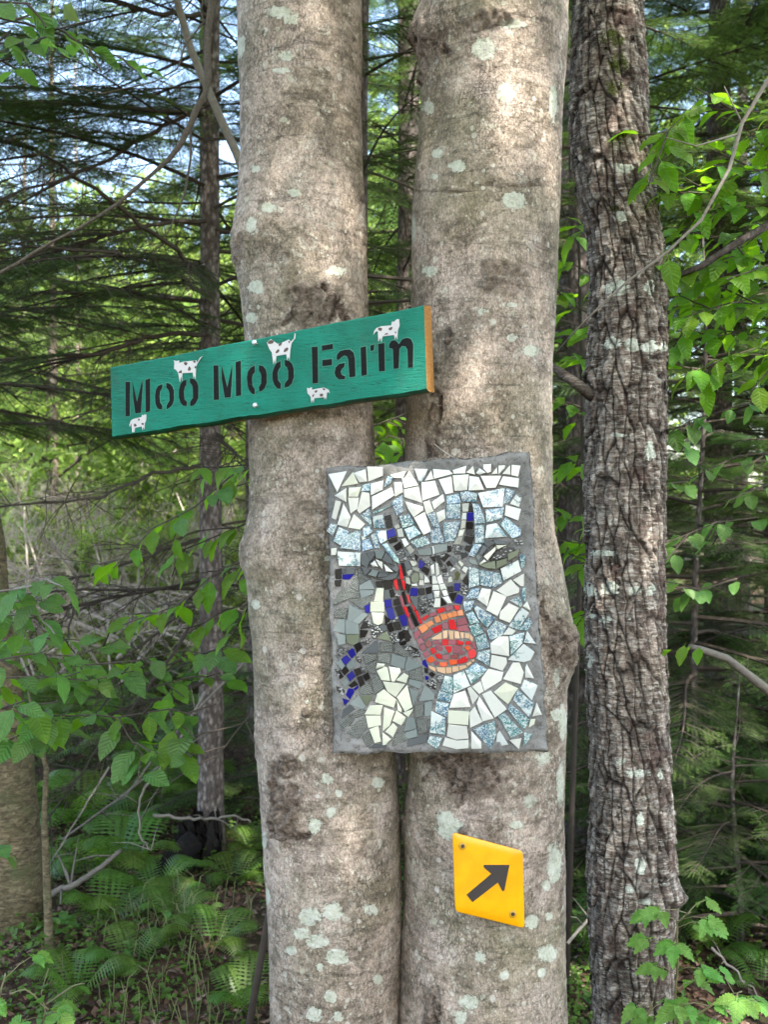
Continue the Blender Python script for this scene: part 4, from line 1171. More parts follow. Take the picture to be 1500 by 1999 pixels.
BLACK = mat_black()
HALO = simple('pale_green_halo', (0.05, 0.20, 0.14), 0.5, var=0.3, scale=200)
for line in LETTERS.strip().split('\n'):
    code, rest = line.split(' ', 1)
    mb = MB(); mb2 = MB()
    for pts in rest.split('|'):
        q = [PG.hit(*z) for z in parse(pts, code)]
        if area(q) < 0: q = q[::-1]
        a = slab_piece(PG, q, 0.0, 0.0009, 0.0001)
        mb.add(a.v, a.f)
        g = inset(q, -0.0011)
        a = slab_piece(PG, g, 0.0, 0.0005, 0.0001)
        mb2.add(a.v, a.f)
    o = mb.build('letter', [BLACK], board)
    h = mb2.build('paint_halo', [HALO], o)
    h.matrix_parent_inverse = Matrix.Identity(4)
WHITEP = simple('white_cow_paint', (0.52, 0.50, 0.485), 0.5, var=0.15, scale=300)
BROWNP = simple('brown_spot_paint', (0.085, 0.052, 0.038), 0.55)
for line in COWS.strip().split('\n'):
    code, rest = line.split(' ', 1)
    polys = rest.split(';')
    q = [PG.hit(*z) for z in parse(polys[0], code)]
    o = slab_piece(PG, q, 0.0, 0.0013, 0.0001).build('painted_cow', [WHITEP], board)
    mb = MB()
    for pp in polys[1:]:
        q = [PG.hit(*z) for z in parse(pp, code)]
        if area(q) < 0: q = q[::-1]
        # round the spot by cutting the corners
        r2 = []
        for i in range(len(q)):
            a = Vector(q[i]); b = Vector(q[(i + 1) % len(q)])
            r2 += [tuple(a.lerp(b, 0.25)), tuple(a.lerp(b, 0.75))]
        a = slab_piece(PG, r2, 0.0, 0.0017, 0.0001); mb.add(a.v, a.f)
    h = mb.build('brown_spot', [BROWNP], o)
    h.matrix_parent_inverse = Matrix.Identity(4)
NAILM = simple('galvanised_nail', (0.42, 0.42, 0.41), 0.45, metal=0.6, var=0.2, scale=300)
for (nx_, ny_) in ((502, 671), (503, 793)):
    u, v = PG.hit(nx_, ny_)
    c = PG.w(u, v, 0)
    mb = MB()
    ax = (PG.n + PG.v * 0.25 - PG.u * 0.05).normalized()
    mb.tube([c - ax * 0.01, c + ax * 0.009], 0.0016, 8)
    mb.tube([c + ax * 0.009, c + ax * 0.0098, c + ax * 0.0115, c + ax * 0.0125], [0.0046, 0.0052, 0.0050, 0.0030], 12)
    mb.build('nail', [NAILM], board, True)

# ---- yellow marker
PY_ = Plane(P(884, 1627, 1.925), P(1021, 1661, 1.930), P(890, 1780, 1.925))
arrow = thing('trail_marker', 'yellow plastic diamond marker with a black arrow nailed below the mosaic', 'sign', PY_.w(0.06, -0.1, -0.004))


def mat_yellow():
    m = NT('yellow_plastic')
    co = m.coords()
    a = m.noise(co, 500, 3, 0.7)
    b = m.noise(co, 25, 3, 0.5)
    col = m.ramp(b, [(0.4, (0.66, 0.285, 0.0)), (0.6, (0.72, 0.325, 0.0))])
    m.base(m.mix(m.ramp(a, [(0.69, 0.0), (0.75, 0.5)]), col, (0.25, 0.12, 0.02)), 0.34, 0.5)
    m.bump(b, 0.002, 0.4)
    return m.mat


def round_poly(p, r, seg=5):
    out = []
    n = len(p)
    for i in range(n):
        a = Vector(p[i - 1]); b = Vector(p[i]); c = Vector(p[(i + 1) % n])
        d1 = (a - b).normalized(); d2 = (c - b).normalized()
        s = b + d1 * r; e = b + d2 * r
        for k in range(seg + 1):
            t = k / seg
            out.append(tuple((s * (1 - t) ** 2 + b * 2 * t * (1 - t) + e * t * t)))
    return out


q = [PY_.hit(884, 1625), PY_.hit(1021, 1661), PY_.hit(1025, 1813), PY_.hit(889, 1778)]
if area(q) < 0: q = q[::-1]
q = round_poly(q, 0.008)
cu = sum(a[0] for a in q) / len(q); cv = sum(a[1] for a in q) / len(q)
mb = MB(); vs = []; rings = [1.0, 0.985, 0.8, 0.6, 0.4, 0.2]
for li, s in enumerate([1.0] + rings):
    for a in q:
        u = cu + (a[0] - cu) * s; v = cv + (a[1] - cv) * s
        bulge = 0.0035 * (1 - ((u - cu) / 0.075) ** 2) if True else 0
        vs.append(PY_.w(u, v, bulge - (0.0028 if li == 0 else 0.0006 if li == 1 else 0.0)))
nq = len(q); fs = [tuple(range(nq))[::-1]]
for li in range(len(rings)):
    for i in range(nq):
        j = (i + 1) % nq
        fs.append((li * nq + i, li * nq + j, (li + 1) * nq + j, (li + 1) * nq + i))
vs.append(PY_.w(cu, cv, 0.0035))
L0 = len(rings) * nq
for i in range(nq): fs.append((L0 + i, L0 + (i + 1) % nq, len(vs) - 1))
mb.add(vs, fs); mb.build('plate', [mat_yellow()], arrow, True)
ap = [(652, 612), (660, 607), (966, 607), (905, 912), (890, 926), (878, 920), (825, 820), (515, 1060), (445, 970), (745, 715), (655, 638)]
q2 = [PY_.hit(840 + a / 6.25, 1590 + b / 6.25) for a, b in ap]
if area(q2) < 0: q2 = q2[::-1]
me = slab_piece(PY_, q2, 0.0026, 0.0044, 0.0001)
me.build('arrow', [simple('black_print', (0.035, 0.028, 0.024), 0.45, var=0.3, scale=250)], arrow)
DARKN = simple('rusty_dark_nail', (0.05, 0.032, 0.022), 0.6, metal=0.3, var=0.5, scale=400)
RIM = simple('dished_yellow_rim', (0.45, 0.25, 0.02), 0.4)
for (a, b) in ((903.5, 1651), (1001.5, 1783.5)):
    u, v = PY_.hit(a, b); c = PY_.w(u, v, 0.0015)
    mb = MB()
    mb.tube([c - PY_.n * 0.012, c + PY_.n * 0.0010], 0.0018, 8)
    mb.tube([c + PY_.n * 0.001, c + PY_.n * 0.0026], [0.0042, 0.0030], 10)
    nl = mb.build('nail', [DARKN], arrow)
    mb = MB()
    mb.tube([c, c + PY_.n * 0.0012, c + PY_.n * 0.0016], [0.0072, 0.0068, 0.0050], 14)
    h = mb.build('dimple', [RIM], nl, True)
    h.matrix_parent_inverse = Matrix.Identity(4)
# ================================================================ the forest
WOOD = simple('dark_twig_wood', (0.055, 0.043, 0.033), 0.85, 0.2, var=0.4, scale=40)
WOODG = simple('grey_dead_wood', (0.17, 0.15, 0.125), 0.85, 0.2, var=0.45, scale=60, bump=0.004)
NEEDLE = leaf_mat('spruce_needles', (0.050, 0.085, 0.028), (0.11, 0.20, 0.035), 0.5, 0.35)
NEEDLE_G = leaf_mat('fresh_green_needles', (0.055, 0.105, 0.026), (0.09, 0.20, 0.03), 0.4, 0.3)
NEEDLE_D = leaf_mat('dark_needles', (0.042, 0.058, 0.024), (0.08, 0.13, 0.03), 0.5, 0.3)
LEAF_SUN = leaf_mat('maple_leaves', (0.18, 0.245, 0.065), (0.50, 0.68, 0.15), 0.35, 0.5)
LEAF_BRI = leaf_mat('young_beech_leaves', (0.085, 0.175, 0.014), (0.28, 0.55, 0.015), 0.35, 0.5, veins=True)
LEAF_MID = leaf_mat('shrub_leaves', (0.085, 0.170, 0.040), (0.20, 0.42, 0.05), 0.3, 0.42, veins=True)
LEAF_FERN = leaf_mat('fern_green', (0.065, 0.125, 0.020), (0.18, 0.36, 0.03), 0.3, 0.4)


def mat_spruce_bark(k=1.0, nm='scaly_spruce_bark'):
    m = NT(nm)
    co = m.coords((1, 1, 0.5))
    a = m.noise(co, 60, 5, 0.7)
    v = m.n('ShaderNodeTexVoronoi', Scale=48.0); m.set(v.inputs['Vector'], co)
    col = m.ramp(a, [(0.35, (0.055 * k, 0.042 * k, 0.036 * k)), (0.52, (0.14 * k, 0.115 * k, 0.10 * k)), (0.68, (0.24 * k, 0.22 * k, 0.20 * k))])
    col = m.mix(m.ramp(v.outputs['Distance'], [(0.3, 0.0), (0.6, 0.7)]), col, (0.04, 0.03, 0.026))
    m.base(col, 0.9, 0.2); m.bump(m.math('ADD', a, v.outputs['Distance']), 0.008)
    return m.mat


SPB = mat_spruce_bark()
SPB2 = mat_spruce_bark(1.5, 'pale_scaly_spruce_bark')


def mat_yellow_birch():
    m = NT('banded_yellow_birch_bark')
    ch = m.coords((0.55, 0.55, 1.5))
    a = m.noise(ch, 50, 6, 0.75, 0.9); b = m.noise(m.coords(), 9, 4, 0.6)
    col = m.ramp(a, [(0.35, (0.035, 0.025, 0.014)), (0.5, (0.115, 0.088, 0.046)), (0.66, (0.24, 0.195, 0.115))])
    col = m.mix(m.ramp(b, [(0.5, 0.0), (0.66, 0.7)]), col, (0.07, 0.085, 0.03))
    m.base(col, 0.7, 0.3); m.bump(a, 0.008)
    return m.mat


# ---------------------------------------------------------------- branch meshes
def conifer_branch_mesh(name, seed, L=1.7, dens=1.0, needle=NEEDLE, droop=0.18, thin=False):
    r = random.Random(seed)
    mb = MB()
    n = 9
    pts = []
    for i in range(n):
        t = i / (n - 1)
        pts.append(Vector((L * t, 0.10 * math.sin(t * 3 + seed) * t, -droop * L * t * t + 0.05 * t)))
    mb.tube(pts, [0.013 * (1 - 0.85 * i / (n - 1)) for i in range(n)], 4, 0, False)

    def at(t):
        x = t * (n - 1); i = min(int(x), n - 2); return pts[i].lerp(pts[i + 1], x - i)

    def twig(p, d, ln, up):
        tone = r.random()
        side = d.cross(up).normalized()
        k = max(5, int(ln / 0.0055))
        w_ = 0.0011
        q = p + d * ln + Vector((0, 0, -0.12 * ln))
        mb.add([p + side * w_, p - side * w_, q], [(0, 1, 2)], 0, tone)
        vs = []; fs = []
        for j in range(k):
            t = (j + 0.5) / k
            c = p.lerp(q, t)
            nl = 0.0165 * (1 - 0.4 * t) * r.uniform(0.75, 1.2)
            for s in (-1, 1):
                e = c + (side * s * 0.85 + d * 0.5 + up * r.uniform(-0.3, 0.45)).normalized() * nl
                o = len(vs)
                vs += [c - d * 0.0020, c + d * 0.0020, e]
                fs.append((o, o + 1, o + 2))
        mb.add(vs, fs, 1, tone)

    t = 0.16 if not thin else 0.4
    while t < 0.99:
        for s in (-1, 1):
            if r.random() > dens: continue
            bl = (0.42 * (1 - t) ** 0.7 + 0.07) * r.uniform(0.7, 1.15) * (L / 1.7)
            base = at(t)
            ax = (at(min(1, t + 0.05)) - at(t - 0.05)).normalized()
            d = (ax * 0.75 + Vector((0, s, 0)) * 0.85 + Vector((0, 0, r.uniform(-0.22, 0.12)))).normalized()
            end = base + d * bl + Vector((0, 0, -0.15 * bl))
            mb.tube([base, base.lerp(end, 0.5) + Vector((0, 0, 0.01)), end], [0.0038, 0.0026, 0.001], 3, 0, False)
            u = 0.12
            up = Vector((0, 0, 1))
            while u < 1.0:
                for s2 in (-1, 1):
                    if r.random() > dens * 0.95: continue
                    tl = 0.055 + 0.075 * (1 - u) * r.uniform(0.6, 1.2)
                    dd = (d * 0.8 + d.cross(up).normalized() * s2 * 0.75 + Vector((0, 0, r.uniform(-0.25, 0.15)))).normalized()
                    twig(base.lerp(end, u), dd, tl, up)
                u += 0.028 / bl * r.uniform(0.8, 1.3)
            twig(end, d, 0.06, up)
        t += 0.048 * r.uniform(0.8, 1.25)
    twig(pts[-1], Vector((1, 0, -0.2)), 0.08, Vector((0, 0, 1)))
    return mb.mesh(name, [WOOD, needle])


def dead_branch_mesh(name, seed, L=1.4, wood=None):
    r = random.Random(seed); mb = MB()
    def grow(p, d, ln, rad, lev):
        n = 6; pts = [p]
        dd = d.copy()
        for i in range(n):
            dd = (dd + Vector((r.uniform(-1, 1), r.uniform(-1, 1), r.uniform(-1, 0.7))) * 0.13).normalized()
            pts.append(pts[-1] + dd * ln / n)
        mb.tube(pts, [rad * (1 - 0.8 * i / n) for i in range(n + 1)], 4 if lev < 2 else 3, 0, False, r.random())
        if lev < 3:
            k = {0: 11, 1: 6, 2: 3}[lev]
            for j in range(k):
                t = r.uniform(0.15, 0.98); x = t * n; i = min(int(x), n - 1)
                q = pts[i].lerp(pts[i + 1], x - i)
                e = (pts[i + 1] - pts[i]).normalized()
                sd = e.cross(Vector((0, 0, 1))).normalized() * r.choice((-1, 1))
                nd = (e * r.uniform(0.4, 1.0) + sd * r.uniform(0.5, 1) + Vector((0, 0, r.uniform(-0.5, 0.25)))).normalized()
                grow(q, nd, ln * r.uniform(0.25, 0.5) * (1 - 0.4 * t), rad * 0.42, lev + 1)
    grow(Vector((0, 0, 0)), Vector((1, 0, -0.05)), L, 0.011, 0)
    return mb.mesh(name, [wood or WOOD])


def small_leaf(mb, p, d, up, ln, w_, r, mat=1):
    """folded four-face leaf"""
    s = d.cross(up).normalized()
    up = s.cross(d).normalized()
    m = p + d * ln * 0.45
    tip = p + d * ln - up * ln * 0.18
    a = m + s * w_ / 2 + up * w_ * 0.12; b = m - s * w_ / 2 + up * w_ * 0.12
    mb.add([p, a, tip, b, m], [(0, 4, 1), (4, 2, 1), (0, 3, 4), (3, 2, 4)], mat, r.random())


def leafy_branch_mesh(name, seed, L=1.3, nl=330, size=0.075, leaf=LEAF_SUN):
    r = random.Random(seed); mb = MB()
    segs = []
    def grow(p, d, ln, rad, lev):
        n = 5; pts = [p]; dd = d.copy()
        for i in range(n):
            dd = (dd + Vector((r.uniform(-1, 1), r.uniform(-1, 1), r.uniform(-0.8, 0.8))) * 0.16).normalized()
            pts.append(pts[-1] + dd * ln / n)
        mb.tube(pts, [rad * (1 - 0.8 * i / n) for i in range(n + 1)], 4 if lev == 0 else 3, 0, False)
        for i in range(n):
            segs.append((pts[i], pts[i + 1], lev))
        if lev < 2:
            for j in range(9 if lev == 0 else 4):
                t = r.uniform(0.1, 0.98); x = t * n; i = min(int(x), n - 1)
                q = pts[i].lerp(pts[i + 1], x - i); e = (pts[i + 1] - pts[i]).normalized()
                nd = (e * 0.7 + Vector((r.uniform(-1, 1), r.uniform(-1, 1), r.uniform(-0.35, 0.5)))).normalized()
                grow(q, nd, ln * r.uniform(0.35, 0.55), rad * 0.45, lev + 1)
    grow(Vector((0, 0, 0)), Vector((1, 0, 0.1)), L, 0.013, 0)
    cand = [s for s in segs if s[2] > 0]
    for k in range(nl):
        a, b, lev = r.choice(cand)
        p = a.lerp(b, r.random())
        d = ((b - a).normalized() * 0.6 + Vector((r.uniform(-1, 1), r.uniform(-1, 1), r.uniform(-0.7, 0.15)))).normalized()
        up = Vector((r.uniform(-0.45, 0.45), r.uniform(-0.45, 0.45), 1)).normalized()
        if abs(d.dot(up)) > 0.95: continue
        ln = size * r.uniform(0.6, 1.25)
        small_leaf(mb, p, d, up, ln, ln * 0.62, r)
    return mb.mesh(name, [WOOD, leaf])


CON = [conifer_branch_mesh('needle_branch', s, 1.7, 0.95, NEEDLE) for s in (1, 2, 3)]
CONG = [conifer_branch_mesh('green_needle_branch', s, 1.5, 1.0, NEEDLE_G, 0.22) for s in (11, 12)]
COND = [conifer_branch_mesh('sparse_needle_branch', s, 1.7, 0.62, NEEDLE_D, 0.10, True) for s in (4, 5, 6)]
DEAD = [dead_branch_mesh('dead_branch', s) for s in (1, 2, 3, 4)]
LFY = [leafy_branch_mesh('leafy_branch', s, 1.3, 420, 0.080) for s in (1, 2, 3)]
LFYB = [leafy_branch_mesh('leafy_branch_large', s, 1.1, 190, 0.10, LEAF_BRI) for s in (7, 8)]


def put(name, me, parent, loc, yaw, pitch=0.0, roll=0.0, s=1.0):
    o = bpy.data.objects.new(name, me)
    COL.objects.link(o)
    o.parent = parent
    o.matrix_parent_inverse = Matrix.Translation(-parent.location)
    o.location = loc
    o.rotation_euler = (roll, -pitch, yaw)
    o.scale = (s, s, s)
    return o


def straight_trunk(parent, x, y, z0, h, r0, mat, lean=(0, 0), taper=0.75, wob=0.03, seed=0, sides=14, rough=0.03, rings=60):
    rr_ = random.Random(seed)
    zz = np.linspace(0, h, rings)
    an = np.linspace(0, 2 * np.pi, sides, endpoint=False)
    V = []
    p1, p2 = rr_.uniform(0, 6), rr_.uniform(0, 6)
    for z in zz:
        t = z / h
        cx = x + lean[0] * z + wob * math.sin(t * 7 + p1) ; cy = y + lean[1] * z + wob * math.sin(t * 6 + p2)
        r = r0 * (1 - taper * t) * (1 + 0.35 * math.exp(-z / 0.18))
        for a in an:
            V.append((cx + r * math.cos(a), cy + r * math.sin(a), z0 + z))
    V = np.array(V)
    nn = fbm(V * np.array([22, 22, 9]), 3, seed) * rough * r0 * 2
    NXY = np.stack([np.tile(np.cos(an), rings), np.tile(np.sin(an), rings)], 1)
    V[:, :2] += NXY * nn[:, None]
    me = grid_mesh('trunk', V, rings, sides, [mat])
    o = link('trunk', me, parent)
    def ctr(z):
        t = z / h
        return Vector((x + lean[0] * z + wob * math.sin(t * 7 + p1), y + lean[1] * z + wob * math.sin(t * 6 + p2), z0 + z))
    return ctr


def conifer(x, y, h, r0, label, group=None, live=(1.5, None), nlive=40, ndead=12, L=1.0, seed=0, meshes=None, dead_z=(0.6, 4.0), pitch=-0.1, lean=(0, 0), away=None, mat=None, name='spruce_tree'):
    z0 = g1(x, y) - 0.05
    t = thing(name, label, 'tree', (x, y, z0), group)
    ctr = straight_trunk(t, x, y, z0, h, r0, mat or SPB, lean, 0.8, 0.02, seed)
    r = random.Random(seed * 13 + 1)
    a0, a1 = live[0], live[1] or h - 0.3
    for k in range(nlive):
        z = a0 + (a1 - a0) * (k + r.random()) / nlive
        s = L * (0.35 + 0.85 * (1 - z / h)) * r.uniform(0.8, 1.15)
        yaw = k * 2.399 + r.uniform(-0.4, 0.4)
        if away and z < away[1]:
            # keep clear of the camera
            for _ in range(8):
                tip = ctr(z) + Vector((math.cos(yaw), math.sin(yaw), 0)) * 1.7 * s
                if tip.y > away[0]: break
                yaw += 0.9
        put('branch', r.choice(meshes or CON), t, ctr(z), yaw, pitch + r.uniform(-0.12, 0.12) + 0.4 * (z / h), r.uniform(-0.25, 0.25), s)
    for k in range(ndead):
        z = r.uniform(*dead_z)
        put('dead_branch', r.choice(DEAD), t, ctr(z), r.uniform(0, 6.28), r.uniform(-0.25, 0.15), r.uniform(-0.5, 0.5), r.uniform(0.5, 1.0))
    return t, ctr


def broadleaf(x, y, h, r0, label, group=None, n=34, zlo=1.0, L=1.2, seed=0, meshes=None, mat=None, name='maple_tree', lean=(0, 0)):
    z0 = g1(x, y) - 0.05
    t = thing(name, label, 'tree', (x, y, z0), group)
    ctr = straight_trunk(t, x, y, z0, h * 0.95, r0, mat or MB_BEECH, lean, 0.75, 0.06, seed, 10)
    r = random.Random(seed * 7 + 3)
    for k in range(n):
        z = zlo + (h - zlo) * (k + r.random()) / n
        u = (z - zlo) / (h - zlo)
        s = L * (0.6 + 0.75 * math.sin(math.pi * min(1, u * 0.85 + 0.15))) * r.uniform(0.75, 1.2)
        put('branch', r.choice(meshes or LFY), t, ctr(min(z, h * 0.94)), k * 2.399 + r.uniform(-0.5, 0.5), r.uniform(-0.1, 0.6), r.uniform(-3, 3), s)
    return t


# ---------------------------------------------------------------- crowns of the two grey trunks, above the picture
for tr, x, y, sd, zz in ((bl, -0.35, 2.15, 5, 7.0), (br, 0.35, 2.15, 6, 7.3)):
    r = random.Random(sd)
    for k in range(18):
        z = r.uniform(4.6, zz)
        yaw = r.uniform(0, 6.28)
        tipr = r.uniform(0.2, 0.9)
        put('branch', r.choice(LFY), tr, (x, y, z), yaw, r.uniform(0.0, 0.5), r.uniform(-3, 3), r.uniform(1.1, 1.9))
r = random.Random(8)
for k in range(22):
    put('branch', r.choice(LFY), bt, (0.7, 2.75, r.uniform(5.0, 8.6)), r.uniform(0, 6.28), r.uniform(0.0, 0.5), r.uniform(-3, 3), r.uniform(1.0, 1.6))

# ---------------------------------------------------------------- unseen trees added behind the camera so their crowns shade the trunks
GB = 'unseen shade trees added behind the camera'
for i, (x, y, h, n_) in enumerate(((1.3, -2.0, 9.0, 52), (-1.9, -1.6, 8.5, 24), (3.6, -0.3, 9.0, 16))):
    broadleaf(x, y, h, 0.10, 'unseen leafy tree added behind the camera to dapple the trunks with shade', GB, n_, 4.0, 1.35, 80 + i)

# ---------------------------------------------------------------- the slim spruce behind the plank
SX, SD = -0.84, 5.0
sp, spc = conifer(-0.87, SD, 8.5, 0.065, 'slim pale spruce trunk rising from the black stump, left of the grey pair', mat=SPB2, live=(2.4, None), nlive=80, ndead=16, L=1.0,
                  seed=3, meshes=COND[:2] + CON, dead_z=(1.0, 4.2), away=(3.4, 3.2), lean=(0.012, 0))
LIMBS = [
 ([(405, 222), (200, 207), (-30, 203)], 0.011), ([(410, 560), (345, 490), (205, 385), (80, 300), (-30, 235)], 0.012),
 ([(405, 575), (320, 525), (230, 495), (-30, 470)], 0.012), ([(430, 190), (330, 240), (250, 290), (170, 330), (-20, 395)], 0.011),
 ([(405, 650), (300, 655), (200, 688), (-30, 705)], 0.012), ([(400, 430), (280, 440), (150, 480), (-20, 545)], 0.010),
 ([(395, 910), (300, 925), (200, 970), (-20, 992)], 0.009), ([(390, 1050), (300, 1080), (150, 1130), (128, 1270)], 0.009),
 ([(385, 1210), (300, 1330), (200, 1450), (80, 1620)], 0.008), ([(425, 850), (455, 880), (480, 905)], 0.010), ([(400, 1330), (300, 1370), (180, 1400), (60, 1470)], 0.008),
 ([(410, 30), (300, 25), (200, 0), (100, -60)], 0.012), ([(400, 1170), (350, 1200), (240, 1290), (190, 1400)], 0.008)]
rb = random.Random(21)
for pts, rad in LIMBS:
    mb = MB()
    n = len(pts)
    w3 = [P(a, b, SD - 0.12 - 0.9 * i / (n - 1) * (0.4 + 0.6 * rb.random())) for i, (a, b) in enumerate(pts)]
    fine = []
    for i in range(n - 1):
        for k in range(6):
            fine.append(w3[i].lerp(w3[i + 1], k / 6) + Vector((rb.uniform(-1, 1), 0, rb.uniform(-1, 1))) * 0.008)
    fine.append(w3[-1])
    m_ = len(fine)
    mb.tube(fine, [rad * (1 - 0.75 * i / m_) + 0.0015 for i in range(m_)], 5)
    for k in range(m_ * 2):
        i = rb.randrange(2, m_ - 1)
        p = fine[i]; ln = rb.uniform(0.12, 0.5)
        d = Vector((rb.uniform(-1, 0.3), rb.uniform(-0.6, 0.6), rb.uniform(-0.9, 0.35))).normalized()
        q = [p]
        for s in range(5):
            d = (d + Vector((rb.uniform(-1, 1), rb.uniform(-1, 1), rb.uniform(-0.9, 0.6))) * 0.2).normalized()
            q.append(q[-1] + d * ln / 5)
        mb.tube(q, [0.0026, 0.0023, 0.0019, 0.0015, 0.0011, 0.0007], 3, 0, False)
        for s in range(2):
            j = rb.randrange(1, 5); e = (d + Vector((rb.uniform(-1, 1), rb.uniform(-1, 1), rb.uniform(-1, 1)))).normalized() * ln * 0.35
            mb.tube([q[j], q[j] + e * 0.5, q[j] + e], [0.0014, 0.001, 0.0006], 3, 0, False)
    mb.build('bare_limb', [WOOD], sp)
    if pts[0][1] < 720:
        for k in range(5):
            i = int(m_ * rb.uniform(0.15, 0.95)); i = min(i, m_ - 2)
            d = (fine[i + 1] - fine[i])
            put('branch', rb.choice(COND + CON), sp, fine[i], math.atan2(d.y, d.x) + rb.uniform(-0.9, 0.9), -0.15 + rb.uniform(-0.2, 0.1), rb.uniform(-0.3, 0.3), rb.uniform(0.35, 0.62))

# ---------------------------------------------------------------- other conifers, nearest first (x, y, h, r, label...)
C = conifer
C(-2.75, 6.2, 7.5, 0.10, 'dark spruce whose needled branches hang in from the left edge', live=(2.2, None), nlive=104, ndead=10, L=1.2, seed=31, meshes=CON + COND[:1])
C(-1.43, 8.2, 8.5, 0.05, 'dark spruce standing back between the left edge and the slim spruce', live=(2.9, None), nlive=78, ndead=12, L=1.15, seed=32, meshes=COND[:1] + CON)
C(-0.10, 4.6, 10, 0.050, 'thin dark trunk seen through the gap between the two grey trunks', live=(2.6, None), nlive=34, ndead=12, L=0.75, seed=33, meshes=COND, away=(3.2, 9), lean=(0, 0))
C(1.02, 5.2, 11, 0.09, 'dark spruce trunk half hidden just left of the flaky birch', live=(2.7, None), nlive=44, ndead=14, L=0.9, seed=34, meshes=COND + CON, away=(3.6, 4))
C(2.30, 7.0, 12, 0.11, 'dark brown spruce trunk right of the flaky birch', live=(2.1, None), nlive=110, ndead=22, L=1.25, seed=35, dead_z=(0.5, 4.5))
C(1.42, 4.6, 3.0, 0.022, 'young spruce with drooping green branches behind the flaky birch', live=(0.15, None), nlive=60, ndead=0, L=0.95, seed=36, away=(3.3, 9), name='young_spruce', meshes=CONG)
C(2.05, 5.3, 2.2, 0.022, 'young spruce at the right edge, low in the picture', live=(0.1, None), nlive=60, ndead=0, L=1.0, seed=37, name='young_spruce', meshes=CONG)
C(2.55, 6.6, 9, 0.050, 'thin grey spruce trunk at the right edge', live=(2.6, None), nlive=34, ndead=14, L=0.9, seed=38, meshes=COND)
C(3.6, 8.4, 13, 0.12, 'large dark spruce beyond the right edge trees', live=(1.4, None), nlive=120, ndead=14, L=1.3, seed=39)
C(0.25, 8.8, 12, 0.10, 'dark spruce far behind the gap between the grey trunks', live=(2.6, None), nlive=56, ndead=14, L=1.1, seed=40, meshes=COND + CON)
C(1.9, 10.5, 14, 0.12, 'tall spruce deep in the wood right of the birch', live=(1.8, None), nlive=70, ndead=10, L=1.25, seed=41)
GS = 'dark spruces deep in the wood on the right'
for i, (x, y) in enumerate(((4.6, 12.0), (3.2, 14.0), (1.2, 13.5), (5.6, 16.0), (2.6, 18.0), (6.6, 11.0), (4.2, 20.0), (0.6, 19.0))):
    C(x, y, 14.5, 0.13, 'dark spruce standing deep in the wood on the right', GS, live=(1.2, None), nlive=54, ndead=6, L=1.55, seed=50 + i)
C(-3.6, 9.3, 7.5, 0.06, 'dark spruce with a high skirt of boughs beyond the left edge', live=(3.2, None), nlive=40, ndead=4, L=1.3, seed=74, meshes=CON)
C(-0.95, 7.4, 8.5, 0.05, 'dark spruce crown filling the space between the slim spruce and the left grey trunk', live=(3.0, None), nlive=60, ndead=4, L=0.9, seed=76, meshes=CON, away=(4.5, 99))
C(3.05, 6.0, 9.0, 0.06, 'dense green spruce crowding the upper right corner', live=(2.4, None), nlive=120, ndead=4, L=1.3, seed=77, meshes=CON)
C(0.1, 6.4, 9.0, 0.05, 'dense dark spruce crown seen high between the two grey trunks', live=(2.4, None), nlive=80, ndead=4, L=0.9, seed=78, meshes=CON, away=(4.0, 99))
C(-7.2, 10.5, 10, 0.11, 'tall spruce past the left edge of the clearing', live=(3.0, None), nlive=50, ndead=8, L=1.2, seed=70)
C(1.36, 3.95, 1.15, 0.014, 'low young spruce in the dark at the lower right behind the raspberry', live=(0.08, None), nlive=34, ndead=0, L=0.62, seed=79, away=(3.0, 9), name='young_spruce', meshes=CONG)
# small shaggy fir low on the left
C(-1.05, 6.4, 1.6, 0.018, 'small dim spruce seedling on the leaf litter left of the grey trunks', live=(0.1, None), nlive=22, ndead=0, L=0.5, seed=71, name='young_spruce', meshes=CONG)
C(-0.55, 5.6, 1.5, 0.016, 'small dim spruce seedling against the left grey trunk', live=(0.1, None), nlive=22, ndead=0, L=0.45, seed=72, name='young_spruce', meshes=CONG)

# ---------------------------------------------------------------- leafy trees of the clearing on the left
GM = 'bright green trees across the clearing'
B = broadleaf
B(-3.9, 12.0, 5.2, 0.05, 'bright green young maple at the near left side of the clearing', None, 40, 0.5, 1.0, 1)
B(-2.6, 14.0, 6.0, 0.06, 'bright green young maple in the middle of the clearing', None, 44, 0.6, 1.1, 2)
B(-1.2, 12.5, 5.5, 0.05, 'bright green young maple behind the slim spruce', None, 40, 0.8, 1.0, 3)
far = ((-7.5, 17, 6.5), (-5.2, 18, 6), (-3.4, 19, 7), (-1.4, 18, 7), (-9.5, 22, 9), (-6.5, 24, 9), (-4.2, 25, 10), (-1.8, 24, 10), (-11.5, 28, 12), (-8.0, 31, 13), (-4.8, 32, 12), (-1.5, 30, 12),
       (0.8, 27, 12), (-0.2, 16, 9), (0.4, 22, 12), (3.0, 26, 13), (6, 26, 13), (9, 24, 13), (1.0, 34, 14), (5, 34, 14), (-13, 36, 14), (-3.0, 38, 13), (-8.5, 40, 14))
for i, (x, y, h) in enumerate(far):
    B(x, y, h * (0.72 if x < 0 else 1), 0.09, 'bright green tree on the far side of the clearing', GM, 42, 0.4, 1.45 if y < 26 else 2.1, 10 + i)
gx = ((-3.1, 10.0), (-2.2, 11.0), (-4.4, 14.0), (-1.6, 10.2), (-3.0, 16.0), (-6.0, 14.5), (-0.9, 14.5))
for i, (x, y) in enumerate(gx):
    B(x, y, 1.5, 0.015, 'low bright green bush on the floor of the clearing', 'low bushes of the clearing', 22, 0.1, 0.62, 40 + i, name='leafy_bush')
